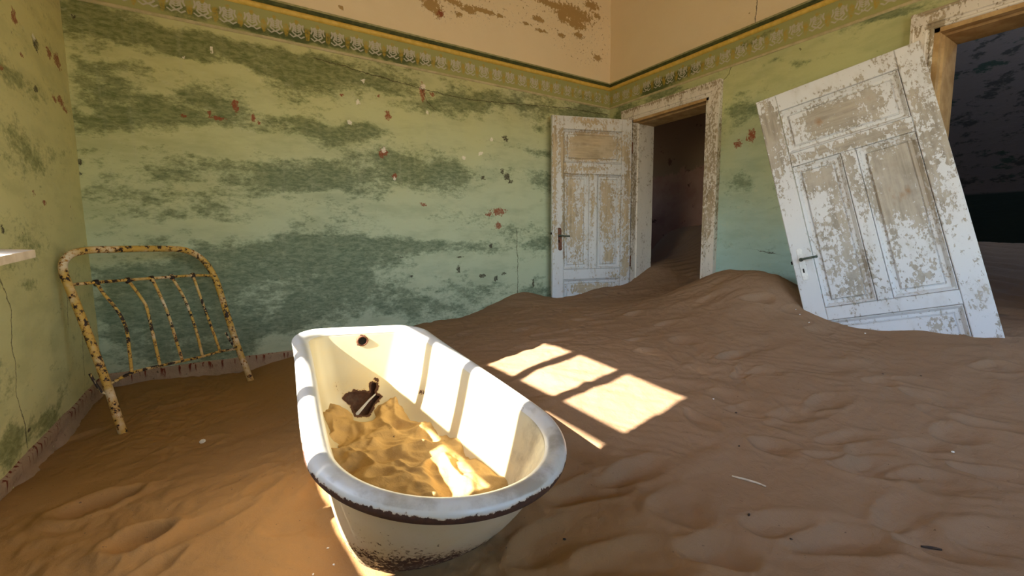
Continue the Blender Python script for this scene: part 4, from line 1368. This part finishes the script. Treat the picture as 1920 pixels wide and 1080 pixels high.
def tps(r2):
    return np.where(r2 > 1e-12, r2 * np.log(r2 + 1e-12), 0.0)


_n = len(CT)
_d2 = ((CT[:, None, :2] - CT[None, :, :2]) ** 2).sum(-1)
_A = np.zeros((_n + 3, _n + 3))
_A[:_n, :_n] = tps(_d2) + np.eye(_n) * 0.006
_A[:_n, _n] = 1
_A[:_n, _n + 1:] = CT[:, :2]
_A[_n, :_n] = 1
_A[_n + 1:, :_n] = CT[:, :2].T
_W = np.linalg.solve(_A, np.concatenate([CT[:, 2], [0, 0, 0]]))


def base_h(x, y):
    x, y = np.asarray(x, float), np.asarray(y, float)
    out = _W[_n] + _W[_n + 1] * x + _W[_n + 2] * y
    for i in range(_n):
        out = out + _W[i] * tps((x - CT[i, 0]) ** 2 + (y - CT[i, 1]) ** 2)
    return out


def on_sand(px):
    d = ray(px)
    t = 0.88 / -d[2] if d[2] < 0 else 4.0
    for _ in range(30):
        z = base_h(d[0] * t, d[1] * t)
        t = 0.5 * t + 0.5 * float(z) / d[2]
    return d * t


# trodden hollows: (pixel, length, width, direction in degrees, depth)
PRINTS = [((190, 943), .235, .135, 28, .046), ((266, 1010), .165, .125, 22, .050), ((440, 905), .18, .09, 10, .014), ((490, 912), .12, .08, 35, .012), ((385, 832), .2, .12, 20, .012), ((330, 1045), .2, .1, 40, .015), ((560, 970), .2, .1, -60, .010),
          ((420, 965), .22, .1, 30, .012), ((330, 760), .3, .12, 10, .02), ((420, 770), .25, .1, 15, .014), ((140, 830), .4, .12, 40, .012), ((500, 800), .25, .10, 25, .012),
          ((1655, 890), .24, .13, 130, .040), ((1885, 895), .22, .13, 110, .036), ((1790, 925), .26, .13, 120, .03), ((1800, 810), .2, .11, 140, .02), ((1320, 1010), .26, .14, 150, .035), ((1565, 1005), .28, .15, 140, .028), ((1255, 940), .24, .12, 160, .022),
          ((1460, 840), .2, .12, 120, .022), ((1400, 760), .2, .11, 140, .02), ((1305, 790), .18, .08, 60, .02), ((1480, 770), .2, .11, 130, .018), ((1555, 760), .2, .1, 150, .018), ((1660, 720), .2, .1, 140, .02), ((1760, 745), .2, .1, 130, .018), ((1850, 690), .2, .1, 120, .022),
          ((1190, 590), .2, .1, 140, .025), ((1250, 610), .18, .09, 150, .02), ((1380, 665), .2, .1, 150, .028), ((1290, 640), .2, .1, 150, .02), ((1100, 600), .2, .1, 130, .018), ((1060, 620), .2, .09, 150, .014), ((1210, 660), .2, .1, 150, .018), ((1450, 700), .2, .1, 140, .02),
          ((1180, 640), .16, .08, 150, .022), ((1330, 560), .22, .1, 150, .018), ((1420, 545), .2, .08, 120, .03), ((1440, 520), .18, .06, 110, .02), ((1880, 620), .2, .1, 140, .014), ((1870, 800), .2, .12, 120, .018), ((1720, 830), .2, .1, 150, .014), ((1590, 820), .2, .1, 150, .014),
          ((1760, 1010), .24, .12, 130, .022), ((1880, 1010), .24, .12, 120, .024), ((1450, 960), .22, .12, 140, .02), ((1680, 960), .22, .12, 150, .016), ((1190, 880), .3, .12, 160, .022), ((1110, 900), .3, .14, 170, .022), ((1050, 1010), .3, .16, 170, .02), ((1200, 1040), .28, .13, 160, .022),
          ((1540, 620), .2, .08, 150, .02), ((1500, 590), .18, .08, 140, .014), ((1120, 560), .2, .1, 150, .012)]
xs = np.unique(np.concatenate([np.arange(XL, XR + 0.04, 0.0065), np.arange(XR + 0.04, 6.95, 0.02)]))
ys = np.unique(np.concatenate([np.arange(-3.0, 0.0, 0.05), np.arange(0.0, 1.6, 0.005), np.arange(1.6, 3.92, 0.0085), np.arange(3.92, 6.0, 0.04)]))
X, Y = [q.ravel() for q in np.meshgrid(xs, ys, indexing='ij')]
Z = base_h(X, Y)
inroom = (X < XR + 0.05)
wx = X + 0.08 * perlin(X * 2.2, Y * 2.2, 3) + 0.014 * perlin(X * 7, Y * 7, 5)
wy = Y + 0.08 * perlin(X * 2.2 + 5, Y * 2.2, 4) + 0.014 * perlin(X * 7, Y * 7 + 3, 6)
# soft hummocks elongated across the room, sharper crests between them
hum = 1 - np.sqrt(0.05 + np.square(fbm((wx * 0.6 + wy * 1.0) * 2.5, (wy * 0.5 - wx * 1.0) * 1.7, 3, 9, 0.42)))
amp = 0.55 + 0.45 * sstep(X, 0.7, 1.6)
Z += np.where(inroom, amp, 0.7) * 0.026 * (hum - 0.6)
Z += 0.0045 * fbm(wx * 6, wy * 6, 2, 21) + 0.0012 * fbm(X * 22, Y * 22, 2, 27)
trod = sstep(perlin(X * 1.7, Y * 1.7, 61), -0.15, 0.35)
Z += inroom * trod * 0.0032 * (1 - 2 * np.abs(fbm(wx * 10, wy * 10, 2, 63)))
lf = 1 - sstep(X, 0.35, 0.9)
Z += inroom * lf * sstep(perlin(X * 1.9 + 3, Y * 1.9, 68), -0.3, 0.3) * 0.0065 * fbm(wx * 17, wy * 13, 3, 69)
strk = np.sin((X * 0.8 + Y * 0.6 + 0.05 * perlin(X * 4, Y * 4, 66)) * 110)
Z += inroom * 0.0011 * strk * sstep(perlin(X * 2.1, Y * 2.1, 67), 0.05, 0.4)
rs = random.Random(5)
allp = []
for (p, l, wd, ang, dep) in PRINTS:
    c = on_sand(p)
    allp.append((c[0], c[1], l, wd, ang, dep, len(allp) < 2))
for i in range(46):
    x, y = rs.uniform(0.9, 3.7), rs.uniform(0.1, 3.6)
    allp.append((x, y, rs.uniform(.13, .24), rs.uniform(.07, .12), rs.uniform(90, 180), rs.uniform(.006, .017), False))
for (cx, cy, l, wd, ang, dep, tread) in allp:
    m = (np.abs(X - cx) < l * 1.4) & (np.abs(Y - cy) < l * 1.4)
    ca, sa = math.cos(math.radians(ang)), math.sin(math.radians(ang))
    dx, dy = wx[m] - cx, wy[m] - cy
    if tread:
        dx, dy = X[m] - cx, Y[m] - cy
    a = (dx * ca + dy * sa) / (l / 2)
    b = (-dx * sa + dy * ca) / (wd / 2 * (1 - 0.18 * np.clip(a, -1, 1)))
    r = np.sqrt(a * a + b * b)
    lo_, hi_ = (0.74, 1.04) if tread else (0.35, 1.30)
    prof = -dep * 0.85 * (1 - sstep(r, lo_, hi_)) + dep * (0.28 if tread else 0.14) * np.exp(-((r - 1.25) / 0.22) ** 2)
    if tread:
        prof = prof + 0.0022 * np.sin(a * 26 + 2 * np.sin(b * 3)) * (r < 0.85) * (r < 0.85) * np.where(a < 0.1, 1, 0.3)
    else:
        prof = prof * (1 + 0.5 * a)               # deeper at one end, as a dragged step
    Z[m] += prof
# wind ripples on the sheltered drifts
rp = np.sin((X * 0.5 + Y * 1.0 + 0.05 * perlin(X * 3, Y * 3, 51)) * 62)
Z += 0.006 * rp * ((X > 4.3) & (Y > 2.2)) * sstep(perlin(X * 1.4, Y * 1.4, 52), -0.5, 0.3)
rp2 = np.sin((X * 1.0 - Y * 0.25 + 0.12 * perlin(X * 2.3, Y * 2.3, 55)) * 30)
Z += 0.016 * rp2 * ((X > 4.2) & (Y < 1.9))
Z = np.maximum(Z, ZF + 0.004)
me = mesh_np(np.stack([X, Y, Z], -1), grid_faces(len(xs), len(ys)))
attr(me, 'warm_bounce', 0.85 * (1 - sstep(X + 0.25 * perlin(X * 1.5, Y * 1.5, 91) - 0.25 * np.maximum(Y - 2.0, 0), 0.1, 1.35)))  # painted tint of warm bounced light, strongest towards the left wall
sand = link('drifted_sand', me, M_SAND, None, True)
tag(sand, 'brown desert sand drifted in dunes over the floor and through both doorways', 'sand', kind='stuff')
ZG2 = Z.reshape(len(xs), len(ys))


def sand_z(x, y):
    i = int(np.clip(np.searchsorted(xs, x), 0, len(xs) - 1))
    j = int(np.clip(np.searchsorted(ys, y), 0, len(ys) - 1))
    return ZG2[i, j]


def place(px):
    d = ray(px)
    t = 0.5
    while t < 9:
        q = d * t
        if q[2] < sand_z(q[0], q[1]):
            return np.array([q[0], q[1], sand_z(q[0], q[1])])
        t += 0.004
    return d * 2


# ------------------------------------------------------------------ crumbs, pebbles and twigs on the sand
def crumb(name, px, size, mat, seed, flat=0.55):
    bm = bmesh.new()
    bmesh.ops.create_icosphere(bm, subdivisions=2, radius=1)
    r = random.Random(seed)
    ks = [(Vector((r.gauss(0, 1), r.gauss(0, 1), r.gauss(0, 1))).normalized(), r.uniform(0.45, 0.8)) for _ in range(6)]
    for v in bm.verts:
        for (d, c) in ks:                          # chip flat facets off the lump
            e = v.co.dot(d) - c
            if e > 0:
                v.co -= d * e
        v.co = Vector((v.co.x * size * r.uniform(.95, 1.05), v.co.y * size * 0.75, v.co.z * size * flat))
    me = bpy.data.meshes.new('m')
    bm.to_mesh(me)
    bm.free()
    o = link(name, me, mat)
    p = place(px)
    o.location = (p[0], p[1], p[2] + size * flat * 0.25)
    o.rotation_euler = (r.uniform(-.3, .3), r.uniform(-.3, .3), r.uniform(0, 6.28))
    return o


o = crumb('plaster_fragment', (380, 830), 0.014, M_CHIP, 1, 0.8)
tag(o, 'small white plaster fragment alone on the sand below the iron headboard', 'plaster')
for i, (p, lb) in enumerate((((1492, 581), 'uppermost tiny white plaster crumb at the left bottom edge of the leaning door'), ((1517, 605), 'lowest of three tiny white plaster crumbs at the left bottom edge of the leaning door'),
                             ((1500, 590), 'middle of three tiny white plaster crumbs at the left bottom edge of the leaning door'), ((1622, 626), 'tiny white plaster crumb below the middle of the leaning door bottom edge'))):
    tag(crumb('plaster_crumb', p, 0.007, M_CHIP, 10 + i), lb, 'plaster', 'plaster crumbs by the leaning door')
for i, (p, lb) in enumerate((((626, 1060), 'middle of three tiny white plaster crumbs left of the bathtub near end'), ((587, 1078), 'lowest of three tiny white plaster crumbs left of the bathtub near end'), ((615, 1029), 'uppermost of three tiny white plaster crumbs left of the bathtub near end'))):
    tag(crumb('plaster_crumb', p, 0.0045, M_CHIP, 20 + i), lb, 'plaster', 'plaster crumbs beside the bathtub')
for i, (p, lb) in enumerate((((1655, 701), 'tiny dark pebble on the sand below the left half of the leaning door foot'), ((1727, 705), 'tiny dark pebble on the sand below the right half of the leaning door foot'),
                             ((1386, 837), 'tiny dark pebble on the sand just above the pale dry straw'), ((1380, 775), 'tiny dark pebble right of the largest sunlit patch on the sand'),
                             ((1404, 967), 'tiny dark pebble on the sand just below the pale dry straw'), ((1483, 1013), 'tiny dark pebble midway between the dry straw and the dark twig'),
                             ((1058, 1013), 'tiny dark pebble in the shade right of the bathtub near end'))):
    tag(crumb('dark_pebble', p, 0.006, M_PEBBLE, 30 + i), lb, 'pebble', 'dark pebbles on the open sand')
tag(crumb('white_pebble', (1787, 848), 0.007, M_CHIP, 50), 'tiny white pebble on the sand near the right edge below the leaning door', 'pebble')
tag(crumb('pale_pebble', (1338, 748), 0.006, M_CHIP, 51), 'tiny pale pebble right of the largest sunlit patch on the sand', 'pebble')


def twig(name, pts, r, mat):
    W_ = [place(p) for p in pts]
    c = np.mean(W_, axis=0)
    o = link(name, tube_mesh(spline([q - c + (0, 0, r * 0.7) for q in W_], 16), [r * (0.6 + 0.4 * math.sin(math.pi * i / 15)) for i in range(16)], 7), mat, None, True)
    o.location = c
    return o


tag(twig('dry_straw', [(1372, 894), (1385, 898), (1402, 903), (1420, 908), (1436, 914)], 0.004, M_STRAW), 'pale dry straw lying on the sand right of the bathtub', 'straw')
tag(twig('dark_twig', [(1727, 1027), (1740, 1029), (1752, 1031), (1766, 1033)], 0.004, M_PEBBLE), 'short dark twig on the sand in the lower right foreground', 'twig')
